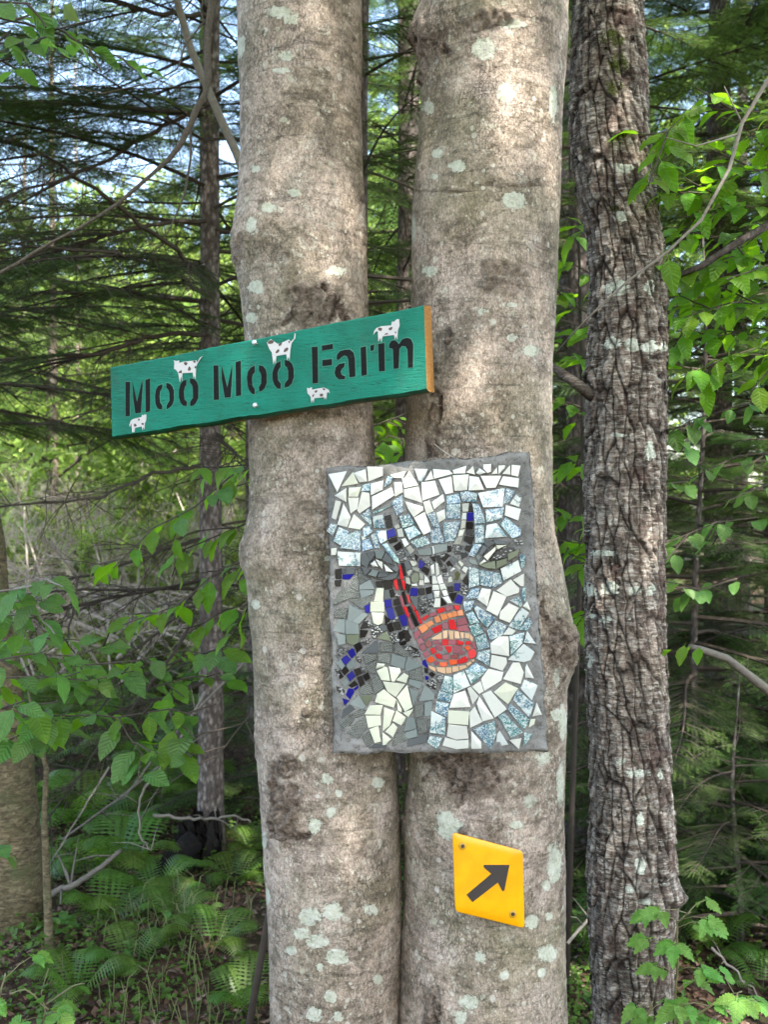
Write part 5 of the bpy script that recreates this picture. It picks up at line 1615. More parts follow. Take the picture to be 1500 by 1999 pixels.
# pale dead brush in the sun
WOODP = simple('bleached_dead_wood', (0.40, 0.345, 0.30), 0.85, 0.2, var=0.3, scale=20)
DEADP = [dead_branch_mesh('bleached_branch', s, 1.5, WOODP) for s in (21, 22, 23)]
rd = random.Random(61)
for i, (x, y) in enumerate(((-3.25, 9.6), (-2.35, 9.0), (-3.9, 10.8), (-2.6, 10.6), (-1.75, 9.7), (-3.0, 12.2), (-2.0, 11.6))):
    z0 = g1(x, y)
    t = thing('dead_shrub', 'x', 'dead shrub', (x, y, z0), 'bleached dead shrubs in the clearing')
    for k in range(15):
        put('branch', rd.choice(DEADP), t, (x + rd.uniform(-.1, .1), y + rd.uniform(-.1, .1), z0 + rd.uniform(0, 0.9)), rd.uniform(0, 6.28), rd.uniform(0.15, 1.3), rd.uniform(-3, 3), rd.uniform(0.8, 1.35))
# pale far trunks
for (px, d, r0, lb) in ((103, 11.0, 0.055, 'pale sunlit trunk standing in the clearing'), (150, 15.0, 0.05, 'faint far trunk right of the pale one in the clearing'), (45, 16.0, 0.07, 'faint far trunk at the left of the clearing')):
    q = P(px, 1000, d)
    C(q.x, d, 9, r0, lb, live=(2.6, None), nlive=60, ndead=8, L=0.8, seed=px, meshes=COND, mat=MB_BEECH, dead_z=(1.5, 5), name='bare_trunked_tree')

# ---------------------------------------------------------------- yellow birch at the left edge
YB = mat_yellow_birch()
yb = thing('yellow_birch_tree', 'thick yellowish banded birch trunk cut by the left edge', 'tree', (-1.42, 3.9, 0))
mbx = [(-60, -90, -12), (980, -70, -8), (1060, -50, 6), (1300, -40, 30), (1450, -60, 58), (1650, -60, 76), (1750, -50, 88), (1850, -30, 74), (1999, -20, 60)]


def disp_yb(Q, R, NX, NY, scar):
    s = Q[:, 2] * 42 + 2.5 * fbm(Q * np.array([5, 5, 3]), 2, 4)
    return 0.0035 * (1 - (s - np.floor(s))) + 0.004 * fbm(Q * 12, 3, 6)


link('trunk', trunk_mesh('trunk', mbx, 3.9, YB, 6.5, 90, 6, disp_yb, (), (), 1.3, 0.7, 5, 20), yb)
r = random.Random(77)
for k in range(14):
    put('branch', r.choice(LFY), yb, (-1.5, 3.9, r.uniform(3.8, 6.2)), r.uniform(1.2, 5.5), r.uniform(0.0, 0.4), r.uniform(-3, 3), r.uniform(0.8, 1.3))
sap = thing('sapling', 'thin bare sapling stem just right of the yellow birch', 'sapling', P(100, 1990, 3.6))
mb = MB()
mb.tube([P(108, 2100, 3.6), P(98, 1900, 3.6), P(92, 1750, 3.6), P(86, 1600, 3.6), (P(90, 1500, 3.6)), P(70, 1420, 3.6), P(55, 1350, 3.6)], [0.02, 0.018, 0.015, 0.011, 0.009, 0.007, 0.005], 8)
mb.build('stem', [YB], sap, True)


# ---------------------------------------------------------------- big single leaves
def leaf_mesh(name, mat, W=0.56, fold=0.16, curl=0.22, serr=0.0, k=9, pw=0.85, seed=0):
    r = random.Random(seed)
    mb = MB()
    vs = []
    for i in range(k):
        t = i / (k - 1)
        hw = W / 2 * math.sin(math.pi * t ** pw) ** 0.9 if 0 < t < 1 else 0.0
        z = -curl * t * t + 0.03 * math.sin(t * 9 + seed)
        vs.append((t, 0, z))
        sx = serr * 0.06 if i % 2 else 0
        for s in (1, -1):
            vs.append((t + sx * 0.7, s * hw * (1 + (serr * 0.22 if i % 2 else -serr * 0.12)), z + fold * hw + 0.02 * r.uniform(-1, 1)))
    fs = []
    for i in range(k - 1):
        a = i * 3; b = a + 3
        fs += [(a, b, b + 1, a + 1), (a, a + 2, b + 2, b)]
    mb.add(vs, fs, 0)
    vs = [(-0.22, 0.008, 0.03), (-0.22, -0.008, 0.03), (0, -0.008, 0), (0, 0.008, 0)]
    mb.add(vs, [(0, 1, 2, 3)], 0)
    return mb.mesh(name, [mat], True)


LB = [leaf_mesh('leaf', LEAF_BRI, 0.52, 0.2, c, 0.3, 9, 0.9, s) for s, c in ((1, 0.15), (2, 0.3), (3, 0.45))]
LM = [leaf_mesh('leaf', LEAF_MID, 0.62, 0.22, c, 0.25, 9, 0.85, s) for s, c in ((4, 0.15), (5, 0.35))]
LR = [leaf_mesh('leaf', LEAF_MID, 0.60, 0.2, c, 0.9, 13, 0.62, s) for s, c in ((6, 0.15), (7, 0.3))]
LRB = [leaf_mesh('leaf', leaf_mat('raspberry_leaves', (0.13, 0.27, 0.05), (0.28, 0.55, 0.06), 0.2, 0.4, veins=True), 0.60, 0.2, c, 0.9, 13, 0.62, s) for s, c in ((8, 0.15), (9, 0.3))]


def spray(parent, paths, size, meshes, wood, seed, rad=0.0022, step=0.045, droop=-0.25, twig=True, jit=0.5):
    """twigs along px paths (px, py, depth) with alternate leaves"""
    r = random.Random(seed)
    cnt = 0
    for path in paths:
        q = [P(*p) for p in path]
        fine = []
        for i in range(len(q) - 1):
            m_ = max(3, int((q[i + 1] - q[i]).length / 0.03))
            for k in range(m_): fine.append(q[i].lerp(q[i + 1], k / m_) + Vector([r.uniform(-1, 1) * 0.0018] * 3))
        fine.append(q[-1])
        if twig:
            mb = MB(); mb.tube(fine, [rad * (1 - 0.6 * i / len(fine)) + 0.0006 for i in range(len(fine))], 5)
            mb.build('twig', [wood], parent)
        ln = 0; s = 1; nxt = 0.02
        for i in range(len(fine) - 1):
            seg = fine[i + 1] - fine[i]
            ln += seg.length
            while ln > nxt:
                nxt += step * r.uniform(0.75, 1.3)
                s = -s
                d = seg.normalized()
                side = d.cross(Vector((0, 0, 1)))
                if side.length < 0.2: side = Vector((r.uniform(-1, 1), r.uniform(-1, 1), 0))
                side.normalize()
                dd = (d * r.uniform(0.25, 0.9) + side * s * r.uniform(0.5, 1) + Vector((0, 0, r.uniform(-0.5, 0.2) + droop))).normalized()
                up = (Vector((0, -0.35, 1)) + Vector((r.uniform(-1, 1), r.uniform(-1, 1), r.uniform(-0.4, 0.4))) * jit).normalized()
                y = up.cross(dd).normalized(); z = dd.cross(y).normalized()
                M = Matrix((dd, y, z)).transposed().to_4x4()
                sz = size * r.uniform(0.65, 1.2)
                o = bpy.data.objects.new('leaf', r.choice(meshes)); COL.objects.link(o)
                o.parent = parent
                o.matrix_parent_inverse = Matrix.Translation(-parent.location)
                o.matrix_basis = Matrix.Translation(fine[i] + dd * 0.2 * sz) @ M @ Matrix.Scale(sz, 4)
                cnt += 1
    return cnt


def branchy(paths, seed, n=2, ln=(50, 110)):
    """adds short side twigs to px paths"""
    r = random.Random(seed); out = list(paths)
    for p in paths:
        for i in range(len(p) - 1):
            for k in range(n):
                t = r.random()
                a = [p[i][j] + (p[i + 1][j] - p[i][j]) * t for j in range(3)]
                an = math.atan2(p[i + 1][1] - p[i][1], p[i + 1][0] - p[i][0]) + r.choice((-1, 1)) * r.uniform(0.4, 1.0)
                L = r.uniform(*ln)
                out.append([tuple(a), (a[0] + math.cos(an) * L, a[1] + math.sin(an) * L * 0.8 + 10, a[2] + r.uniform(-0.15, 0.15))])
    return out


# young beech leaning in on the right
yb2 = thing('young_beech', 'young beech with bright green leaves reaching in from the right edge', 'sapling', Vector((1.25, 2.9, 0.0)))
mb = MB()
mb.tube([Vector((1.25, 2.95, -0.1)), P(1610, 1500, 2.95), P(1600, 1000, 2.9), P(1580, 600, 2.85), P(1560, 200, 2.8), P(1530, -100, 2.8)], [0.016, 0.014, 0.012, 0.010, 0.008, 0.006], 7)
mb.build('stem', [WOODG], yb2, True)
PB = [[(1565, 230, 2.8), (1450, 215, 2.7), (1350, 212, 2.65), (1290, 270, 2.6)], [(1570, 330, 2.8), (1450, 335, 2.75), (1360, 385, 2.7)],
      [(1575, 420, 2.8), (1450, 400, 2.75), (1330, 425, 2.7)], [(1580, 520, 2.85), (1430, 500, 2.8), (1315, 545, 2.75)],
      [(1580, 600, 2.85), (1430, 590, 2.8), (1320, 625, 2.75)], [(1590, 700, 2.85), (1440, 690, 2.8), (1330, 735, 2.75)],
      [(1590, 470, 2.95), (1480, 450, 2.95), (1380, 465, 2.95)], [(1590, 560, 3.0), (1480, 545, 3.0), (1350, 570, 3.0)], [(1590, 660, 2.9), (1480, 640, 2.9), (1380, 660, 2.9)]]
spray(yb2, branchy(PB, 3, 2, (60, 130)), 0.080, LB, WOOD, 41, step=0.026, droop=-0.1)
mb = MB()
mb.tube([P(1575, 370, 2.78), P(1500, 440, 2.75), P(1430, 480, 2.72), P(1370, 520, 2.72), P(1300, 548, 2.74)], [0.012, 0.011, 0.010, 0.009, 0.007], 8)
mb.build('lichened_limb', [SPB], yb2, True)
# duller maple sapling below it
ms = thing('maple_sapling', 'dull green maple sapling at the right edge below the young beech', 'sapling', Vector((1.35, 3.2, 0.0)))
mb = MB(); mb.tube([Vector((1.35, 3.2, -0.1)), P(1600, 1300, 3.1), P(1570, 900, 3.0), P(1540, 700, 3.0)], [0.011, 0.009, 0.007, 0.005], 7); mb.build('stem', [WOODG], ms, True)
spray(ms, branchy([[(1560, 780, 3.0), (1450, 790, 2.9), (1350, 820, 2.85), (1300, 850, 2.8)], [(1570, 880, 3.0), (1440, 890, 2.95), (1330, 945, 2.9)], [(1570, 960, 3.0), (1450, 940, 2.95)],
                   [(1480, 1010, 3.0), (1400, 1020, 2.95), (1300, 1060, 2.9)], [(1440, 1130, 2.9), (1370, 1150, 2.85), (1300, 1135, 2.8)]], 5, 1, (40, 80)), 0.062, LM, WOOD, 42, step=0.05)
mb = MB(); mb.tube([P(1345, 1262, 2.65), P(1370, 1268, 2.65), P(1420, 1285, 2.65), P(1465, 1320, 2.7), P(1560, 1395, 2.75)], [0.007, 0.009, 0.010, 0.012, 0.016], 8)
db = thing('dead_stick', 'pale lichened dead stick poking in at the right edge', 'stick', P(1500, 1350, 2.7))
db_ = mb.build('stick_wood', [WOODG], db, True)
spray(db, [[(1380, 1265, 2.6), (1340, 1255, 2.58), (1300, 1275, 2.58)]], 0.05, LB, WOODG, 43, step=0.03, twig=False)
# thin twig crossing the flaky birch
tw = thing('bare_twig', 'long bare twig arching across the flaky birch to the upper right', 'twig', P(1490, 170, 2.45))
mb = MB(); mb.tube([P(1560, 60, 2.45), P(1495, 165, 2.45), P(1450, 240, 2.45), P(1425, 330, 2.45), P(1370, 430, 2.45), P(1300, 495, 2.46), P(1225, 550, 2.48), P(1170, 600, 2.5), P(1120, 650, 2.55), P(1085, 690, 2.7)],
                   [0.006, 0.0055, 0.005, 0.0045, 0.004, 0.0035, 0.003, 0.0025, 0.002, 0.0015], 6)
mb.tube([P(1440, 262, 2.45), P(1360, 285, 2.4), P(1300, 268, 2.4)], [0.003, 0.002, 0.001], 5)
mb.tube([P(1450, 240, 2.45), P(1430, 200, 2.45), P(1415, 168, 2.45)], [0.003, 0.002, 0.001], 5)
mb.build('twig_wood', [WOODG], tw, True)
# shrub seen between the grey trunk and the flaky birch
sh = thing('beech_shrub', 'green leafy shrub seen between the right grey trunk and the flaky birch', 'shrub', Vector((0.62, 3.5, 0.0)))
mb = MB(); mb.tube([Vector((0.62, 3.5, -0.1)), P(1120, 1500, 3.5), P(1140, 900, 3.45), P(1130, 420, 3.4)], [0.012, 0.010, 0.008, 0.004], 6); mb.build('stem', [WOOD], sh, True)
spray(sh, branchy([[(1200, 470, 3.4), (1140, 440, 3.35), (1085, 415, 3.3)], [(1200, 560, 3.4), (1130, 520, 3.35), (1080, 490, 3.3)], [(1200, 640, 3.4), (1130, 600, 3.35), (1080, 560, 3.3)],
                   [(1200, 720, 3.4), (1120, 690, 3.35), (1070, 650, 3.3)], [(1200, 830, 3.4), (1120, 790, 3.35), (1070, 770, 3.3)], [(1190, 920, 3.4), (1130, 900, 3.35), (1075, 880, 3.3)],
                   [(1200, 1010, 3.2), (1140, 1008, 3.15), (1080, 1000, 3.1)], [(1200, 1070, 3.2), (1140, 1060, 3.15), (1085, 1055, 3.1)], [(1200, 1100, 3.1), (1130, 1098, 3.05)], [(1190, 1180, 3.1), (1150, 1190, 3.1), (1120, 1230, 3.1)],
                   [(720, 880, 3.4), (760, 850, 3.4), (800, 860, 3.4)], [(700, 840, 3.5), (760, 820, 3.5), (810, 800, 3.5)]], 6, 1, (30, 60)), 0.085, LB, WOOD, 44, step=0.04)
# hobblebush, left
hb = thing('hobblebush', 'shrub with large drooping green leaves spreading from the left edge towards the left grey trunk', 'shrub', Vector((-1.15, 2.7, 0.0)))
mb = MB(); mb.tube([Vector((-1.15, 2.7, -0.1)), P(-80, 1800, 2.7), P(-60, 1500, 2.7), P(20, 1400, 2.7)], [0.012, 0.010, 0.008, 0.006], 6); mb.build('stem', [WOODG], hb, True)
HP0 = [[(-60, 1300, 2.5), (60, 1275, 2.5), (150, 1280, 2.5), (230, 1250, 2.5)], [(20, 1400, 2.7), (120, 1395, 2.65), (230, 1400, 2.6), (330, 1385, 2.55), (385, 1395, 2.5)],
      [(230, 1400, 2.6), (260, 1450, 2.55), (285, 1490, 2.5)], [(-60, 1480, 2.5), (30, 1440, 2.45), (90, 1400, 2.4)], [(330, 1385, 2.55), (350, 1430, 2.5), (350, 1470, 2.5)],
      [(-60, 1390, 2.4), (40, 1380, 2.4), (110, 1370, 2.4)]]
HP = HP0 + [[(-60, 1330, 2.9), (60, 1320, 2.9), (170, 1330, 2.9), (260, 1310, 2.9)], [(-60, 1430, 3.0), (60, 1420, 3.0), (160, 1440, 3.0)], [(150, 1300, 3.0), (260, 1290, 3.0), (360, 1270, 3.0), (440, 1280, 3.0)],
             [(300, 1340, 3.0), (380, 1320, 3.0), (460, 1330, 3.0)], [(-60, 1260, 3.1), (80, 1245, 3.1), (160, 1250, 3.1)]]
spray(hb, branchy(HP, 12, 1, (30, 70)), 0.084, LM + LB[:1], WOOD, 45, step=0.046, droop=-0.2)
wl = thing('leafy_sapling', 'leafy branch drooping leftwards from behind the left grey trunk', 'sapling', Vector((-0.45, 2.75, 0.0)))
mb = MB(); mb.tube([Vector((-0.42, 2.75, -0.1)), P(540, 1700, 2.75), P(560, 1200, 2.75), P(520, 900, 2.75)], [0.011, 0.009, 0.007, 0.005], 6); mb.build('stem', [WOOD], wl, True)
spray(wl, branchy([[(520, 900, 2.75), (450, 930, 2.7), (380, 990, 2.65), (300, 1030, 2.6), (220, 1110, 2.55)], [(530, 1000, 2.75), (440, 1040, 2.7), (340, 1080, 2.65)], [(530, 1080, 2.75), (430, 1110, 2.7), (350, 1180, 2.65), (240, 1220, 2.6)],
                   [(520, 940, 2.9), (460, 900, 2.9), (400, 920, 2.9)], [(540, 1170, 2.75), (440, 1190, 2.7), (360, 1240, 2.7)]], 8, 1, (40, 90)), 0.070, LM[:1] + LB, WOOD, 46, step=0.042, droop=-0.35)
w2 = thing('leafy_twig', 'cluster of flat dark green leaves at the left edge beside the clearing', 'twig', P(-60, 1160, 2.6))
spray(w2, branchy([[(-60, 1160, 2.6), (30, 1150, 2.55), (100, 1125, 2.5)], [(-60, 1210, 2.6), (40, 1200, 2.55), (110, 1205, 2.5)], [(-60, 1180, 2.6), (40, 1175, 2.6), (95, 1170, 2.6)]], 2, 1, (30, 60)), 0.075, LM, WOODG, 47, step=0.05)
w3_ = thing('overhanging_branch', 'dark green leafy branch hanging into the top left corner', 'branch', P(-80, 20, 1.9))
spray(w3_, branchy([[(-80, 20, 1.9), (20, 40, 1.9), (100, 60, 1.9), (170, 42, 1.9)], [(-80, 100, 1.9), (0, 85, 1.9), (50, 85, 1.9)], [(-60, 130, 2.0), (20, 115, 2.0)], [(100, 60, 1.9), (200, 105, 2.1), (235, 110, 2.1)], [(-60, 0, 1.8), (60, 8, 1.85)]], 3, 1, (30, 60)), 0.062, LM, WOOD, 48, step=0.045, droop=-0.05)

# ---------------------------------------------------------------- dead vine and pole, upper left
vine = thing('dead_vine', 'crooked dead branch hanging from the top edge and sweeping down to the left edge', 'branch', P(415, -20, 3.0))
mb = MB()
vp = [(418, -40), (412, 0), (404, 60), (403, 110), (408, 150), (400, 180), (383, 215), (372, 245), (353, 283), (330, 310), (300, 337), (262, 368), (227, 397), (190, 425), (160, 443), (110, 468), (66, 493), (30, 515), (0, 533), (-40, 560)]
vw = [P(a + random.uniform(-2, 2), b + random.uniform(-2, 2), 3.1 - 0.02 * i) for i, (a, b) in enumerate(vp)]
mb.tube(vw, [max(0.0045, 0.013 - 0.0007 * i) * random.uniform(0.85, 1.2) for i in range(len(vp))], 7)
mb.tube([P(404, 60, 3.1), P(392, 20, 3.1), P(402, -20, 3.1)], [0.004, 0.003, 0.003], 5)
mb.tube([P(372, 245, 3.0), P(372, 310, 3.0), P(360, 380, 3.0), P(330, 450, 3.0), (P(322, 462, 3.0))], [0.004, 0.0035, 0.003, 0.002, 0.001], 5)
mb.tube([P(400, 40, 3.1), P(360, 90, 3.05), P(352, 120, 3.05), P(345, 135, 3.0), P(300, 160, 3.0), P(200, 183, 3.0), P(150, 172, 3), P(60, 100, 3), P(0, 100, 3)], [0.003, 0.0028, 0.0026, 0.0024, 0.002, 0.002, 0.0018, 0.0015, 0.001], 5)
mb.build('vine_wood', [simple('brown_dead_wood', (0.095, 0.076, 0.058), 0.9, 0.2, var=0.6, scale=90, bump=0.008)], vine, True)
pole = thing('leaning_pole', 'pale dead pole leaning behind the left grey trunk near the top edge', 'dead tree', P(560, 600, 3.8))
mb = MB()
mb.tube([P(330, -60, 3.8), P(345, 0, 3.8), P(372, 95, 3.8), (P(395, 150, 3.8)), P(430, 230, 3.8), P(462, 300, 3.8), P(520, 450, 3.8), P(620, 900, 3.8), P(700, 1400, 3.8), P(760, 1950, 3.8), (P(768, 2060, 3.8))],
        [0.012, 0.013, 0.014, 0.0145, 0.015, 0.016, 0.018, 0.02, 0.022, 0.024, 0.025], 8)
mb.build('pole_wood', [WOODG], pole, True)

# ---------------------------------------------------------------- charred stump
ST = thing('charred_stump', 'broken charred black stump at the foot of the slim spruce', 'stump', (-0.95, 4.85, g1(-0.95, 4.85)))
CH = simple('charred_wood', (0.012, 0.010, 0.009), 0.9, 0.2, var=0.5, scale=50, bump=0.01)
for (cx_, hh_, w_) in ((372, 1572, 33), (416, 1560, 17)):
    p0 = P(cx_, 1700, 4.8)
    nr, ns = 26, 16
    zt = CAM_Z + (999.5 - hh_) / F * 4.8; zb = g1(p0.x, 4.8) - 0.1
    V = []
    for i in range(nr):
        t = i / (nr - 1)
        for s in range(ns):
            a = 2 * math.pi * s / ns
            rr_ = w_ / F * 4.8 * (1.75 - 1.0 * t ** 0.6) * (1 + 0.16 * math.sin(a * 3 + cx_) + 0.14 * math.sin(a * 7 + cx_ + 2 * t) + 0.10 * random.uniform(-1, 1))
            top = zt - 0.09 * (0.5 + 0.5 * math.sin(a * 2.0 + 0.7 + cx_)) - 0.11 * random.random()
            if t > 0.97: rr_ *= 0.5
            V.append((p0.x + rr_ * math.cos(a) - (1 - t) * 0.05, 4.85 + rr_ * math.sin(a), zb + (top - zb) * t))
    link('stump_shard', grid_mesh('stump_shard', np.array(V), nr, ns, [CH]), ST)
mb = MB()
mb.tube([P(380, 1640, 4.75), P(350, 1665, 4.7), P(318, 1695, 4.65), P(275, 1728, 4.6)], [0.055, 0.05, 0.04, 0.02], 8)
mb.build('root', [CH], ST, True)
# sticks
for k, (pts, rad, lb) in enumerate((
    ([(300, 1590, 4.4), (370, 1598, 4.4), (420, 1600, 4.4), (450, 1590, 4.4), (490, 1605, 4.4)], 0.008, 'pale fallen stick lying across in front of the charred stump'),
    ([(95, 1745, 3.8), (150, 1725, 3.8), (200, 1690, 3.8), (235, 1660, 3.9)], 0.014, 'thick dead stick leaning near the yellow birch'),
    ([(400, 1350, 2.9), (335, 1475, 2.9), (285, 1535, 2.9), (267, 1580, 2.9), (272, 1625, 2.9), (295, 1660, 2.9)], 0.0045, 'thin dead twig curling down like a hook above the litter'),
    ([(480, 1290, 4.2), (380, 1390, 4.2), (300, 1480, 4.3), (240, 1560, 4.3)], 0.007, 'long thin leaning dead twig left of the grey trunk'),
    ([(1110, 1840, 3.4), (1180, 1760, 3.6), (1240, 1700, 3.7)], 0.006, 'thin stick behind the foot of the flaky birch'),
    ([(1390, 1850, 3.5), (1440, 1900, 3.5), (1490, 1950, 3.5)], 0.005, 'thin stick lying in the dark at the lower right'),
    ([(120, 1640, 4.6), (230, 1560, 4.6), (330, 1480, 4.7), (420, 1420, 4.8)], 0.006, 'long thin stick leaning above the litter beyond the birch'),
    ([(210, 1500, 4.4), (150, 1600, 4.4), (95, 1690, 4.4)], 0.005, 'thin brown stick sloping down to the yellow birch'))):
    t = thing('fallen_stick', lb, 'stick', P(*pts[0]))
    mb = MB(); q = [P(*a) for a in pts]
    fine = []
    for i in range(len(q) - 1):
        for j in range(5): fine.append(q[i].lerp(q[i + 1], j / 5) + Vector([random.uniform(-1, 1) * 0.005] * 3))
    fine.append(q[-1])
    mb.tube(fine, [rad * (1 - 0.5 * i / len(fine)) for i in range(len(fine))], 6)
    for j in range(5):
        i = random.randrange(2, len(fine)); d = Vector((random.uniform(-1, 1), random.uniform(-1, 1), random.uniform(-0.4, 0.8))).normalized() * random.uniform(0.06, 0.2)
        mb.tube([fine[i], fine[i] + d * 0.5 + Vector((0, 0, 0.01)), fine[i] + d], [rad * 0.35, rad * 0.25, rad * 0.1], 4)
    mb.build('stick_wood', [WOODG], t, True)


# ---------------------------------------------------------------- ferns
def frond_mesh(seed, L=1.0, pairs=20):
    r = random.Random(seed); mb = MB()
    def pt(t): return Vector((L * (t - 0.25 * t * t), 0, 0.42 * L * math.sin(min(1, t * 1.05) * 2.3) * 0.9))
    mb.tube([pt(i / 9) for i in range(10)], [0.006 * (1 - 0.85 * i / 9) for i in range(10)], 3)
    for k in range(pairs):
        t = 0.16 + 0.82 * k / pairs
        pl_ = 0.27 * L * math.sin(math.pi * (t * 0.86 + 0.12)) ** 0.8
        c = pt(t); ax = (pt(min(1, t + 0.02)) - c).normalized()
        for s in (-1, 1):
            d = (Vector((0, s, 0)) + ax * 0.35 + Vector((0, 0, -0.18))).normalized()
            up = ax.cross(d); up = up if up.z > 0 else -up
            n = 8; w_ = 0.028 * L
            vs = [c]; fs = []
            tone = r.random()
            for j in range(1, n):
                u = j / n
                a = c + d * pl_ * u - Vector((0, 0, 0.12 * pl_ * u * u))
                ww = w_ * (1 - u) ** 0.7 * (1.0 if j % 2 else 0.35)
                vs += [a + ax * ww, a - ax * ww]
            vs.append(c + d * pl_ - Vector((0, 0, 0.12 * pl_)))
            fs.append((0, 1, 2))
            for j in range(n - 2):
                o = 1 + 2 * j; fs.append((o, o + 2, o + 3, o + 1))
            o = 1 + 2 * (n - 2); fs.append((o, len(vs) - 1, o + 1))
            mb.add(vs, fs, 0, tone)
    return mb.mesh('frond', [LEAF_FERN])


FR = [frond_mesh(s) for s in (1, 2, 3)]


def fern(px, py, d, n, s, lb, seed, group=None):
    q = P(px, py, d); z = g1(q.x, q.y)
    t = thing('fern', lb, 'fern', (q.x, q.y, z), group)
    r = random.Random(seed)
    for k in range(n):
        put('frond', r.choice(FR), t, (q.x, q.y, z), k * 6.283 / n + r.uniform(-0.4, 0.4), r.uniform(-0.1, 0.3), r.uniform(-0.2, 0.2), s * r.uniform(0.8, 1.15))


FN = [(1180, 1900, 3.9, 6, 0.30, 'fern at the foot of the flaky birch on its left'), (1400, 1880, 3.9, 6, 0.30, 'fern in the dark behind the raspberry canes'), (1490, 1930, 3.6, 5, 0.28, 'fern at the lower right edge'),(60, 1800, 4.4, 6, 0.34, 'green fern behind the yellow birch at the left edge'), (260, 1930, 3.5, 5, 0.24, 'small fern on the mossy bank near the bottom edge'), (420, 1900, 3.6, 5, 0.26, 'small fern on the bank beside the left grey trunk'), (340, 1850, 3.8, 5, 0.24, 'small fern in the middle of the mossy bank'),(150, 1900, 3.35, 5, 0.30, 'bright yellow-green fern at the lower left beside the yellow birch'), (205, 1820, 3.9, 6, 0.34, 'green fern just behind the bright one at the lower left'),
      (230, 1700, 4.6, 7, 0.46, 'broad fern left of the charred stump'), (240, 1650, 5.2, 6, 0.34, 'fern close to the left side of the charred stump'),
      (455, 1720, 4.6, 6, 0.30, 'fern between the charred stump and the left grey trunk'), (495, 1640, 5.0, 6, 0.34, 'fern pressed behind the left grey trunk'),
      (330, 1800, 4.0, 5, 0.22, 'small fern in front of the charred stump'), (160, 1620, 5.4, 7, 0.5, 'fern farther back left of the stump'),
      (480, 1985, 3.3, 5, 0.28, 'small fern at the bottom edge by the left grey trunk'), (300, 1760, 4.3, 6, 0.32, 'fern in the middle of the litter at the lower left')]
for i, f in enumerate(FN):
    fern(*f[:5], f[5], 100 + i)
rf = random.Random(9)
for k in range(26):
    fern(rf.uniform(0, 520) if k % 3 else rf.uniform(1130, 1500), 0, 1, 6, 1, '', 1) if False else None
for k in range(22):
    d = rf.uniform(5.5, 9.5); px = rf.uniform(0, 470) if k % 4 else rf.uniform(1130, 1520)
    q = P(px, 1000, d)
    z = g1(q.x, d)
    t = thing('fern', 'dim fern among many on the floor farther back', 'fern', (q.x, d, z), 'ferns on the floor farther back')
    for j in range(6):
        put('frond', rf.choice(FR), t, (q.x, d, z), j * 1.05 + rf.uniform(-0.4, 0.4), rf.uniform(-0.1, 0.3), 0, rf.uniform(0.4, 0.65))


# ---------------------------------------------------------------- raspberry and seedlings with compound leaves
def cane(parent, path, nleaf, size, seed, wood):
    r = random.Random(seed)
    q = [P(*a) for a in path]
    fine = []
    for i in range(len(q) - 1):
        for j in range(6): fine.append(q[i].lerp(q[i + 1], j / 6) + Vector([r.uniform(-1, 1) * 0.002] * 3))
    fine.append(q[-1])
    mb = MB(); mb.tube(fine, [0.0035 * (1 - 0.5 * i / len(fine)) for i in range(len(fine))], 5)
    for k in range(nleaf):
        i = min(int(len(fine) * (0.12 + 0.86 * k / max(1, nleaf - 1))), len(fine) - 2)
        a = k * 2.4 + r.uniform(-0.5, 0.5)
        d = Vector((math.cos(a), math.sin(a) * 0.8 - 0.2, r.uniform(0.15, 0.55))).normalized()
        pl_ = size * r.uniform(0.9, 1.5)
        e = fine[i] + d * pl_
        mb.tube([fine[i], fine[i].lerp(e, 0.5) + Vector((0, 0, 0.006)), e], [0.0014, 0.0012, 0.001], 4)
        hd = Vector((d.x, d.y, -0.15)).normalized()
        sd = hd.cross(Vector((0, 0, 1))).normalized()
        for (off, dr, sc) in ((0, hd, 1.15), (0.0, (hd * 0.35 + sd).normalized(), 0.9), (0.0, (hd * 0.35 - sd).normalized(), 0.9)) + (((-0.35, (hd * 0.3 + sd).normalized(), 0.8), (-0.35, (hd * 0.3 - sd).normalized(), 0.8)) if r.random() < 0.4 else ()):
            dr = (dr + Vector((0, 0, r.uniform(-0.45, 0.0)))).normalized()
            up = (Vector((0, -0.5, 1)) + Vector((r.uniform(-1, 1), r.uniform(-1, 1), 0)) * 0.3).normalized()
            y = up.cross(dr).normalized(); z = dr.cross(y).normalized()
            M = Matrix((dr, y, z)).transposed().to_4x4(); s = size * sc * r.uniform(0.8, 1.1)
            o = bpy.data.objects.new('leaf', r.choice(LRB)); COL.objects.link(o); o.parent = parent
            o.matrix_parent_inverse = Matrix.Translation(-parent.location)
            o.matrix_basis = Matrix.Translation(e + d * off * pl_ + dr * 0.1 * s) @ M @ Matrix.Scale(s, 4)
    mb.build('stem', [wood], parent, True)


STEMG = simple('green_brown_stem', (0.15, 0.13, 0.06), 0.6, var=0.3)
rp = thing('raspberry_bush', 'bright green raspberry canes with toothed leaflets at the lower right', 'shrub', P(1330, 2050, 2.5))
cane(rp, [(1322, 2080, 2.5), (1318, 1960, 2.48), (1325, 1880, 2.45), (1322, 1800, 2.42), (1350, 1780, 2.4)], 13, 0.052, 1, STEMG)
cane(rp, [(1300, 2080, 2.4), (1335, 2000, 2.38), (1400, 1955, 2.36), (1450, 1935, 2.35)], 8, 0.056, 2, STEMG)
cane(rp, [(1240, 2080, 2.5), (1255, 2010, 2.5), (1275, 1955, 2.48)], 5, 0.046, 3, STEMG)
cane(rp, [(1460, 2100, 2.4), (1440, 2020, 2.4), (1450, 1980, 2.4)], 4, 0.05, 4, STEMG)
sd1 = thing('maple_seedling', 'maple seedling with toothed leaves at the bottom left corner', 'seedling', P(60, 2080, 2.7))
cane(sd1, [(60, 2100, 2.7), (70, 2020, 2.68), (90, 1975, 2.65)], 6, 0.06, 5, STEMG)
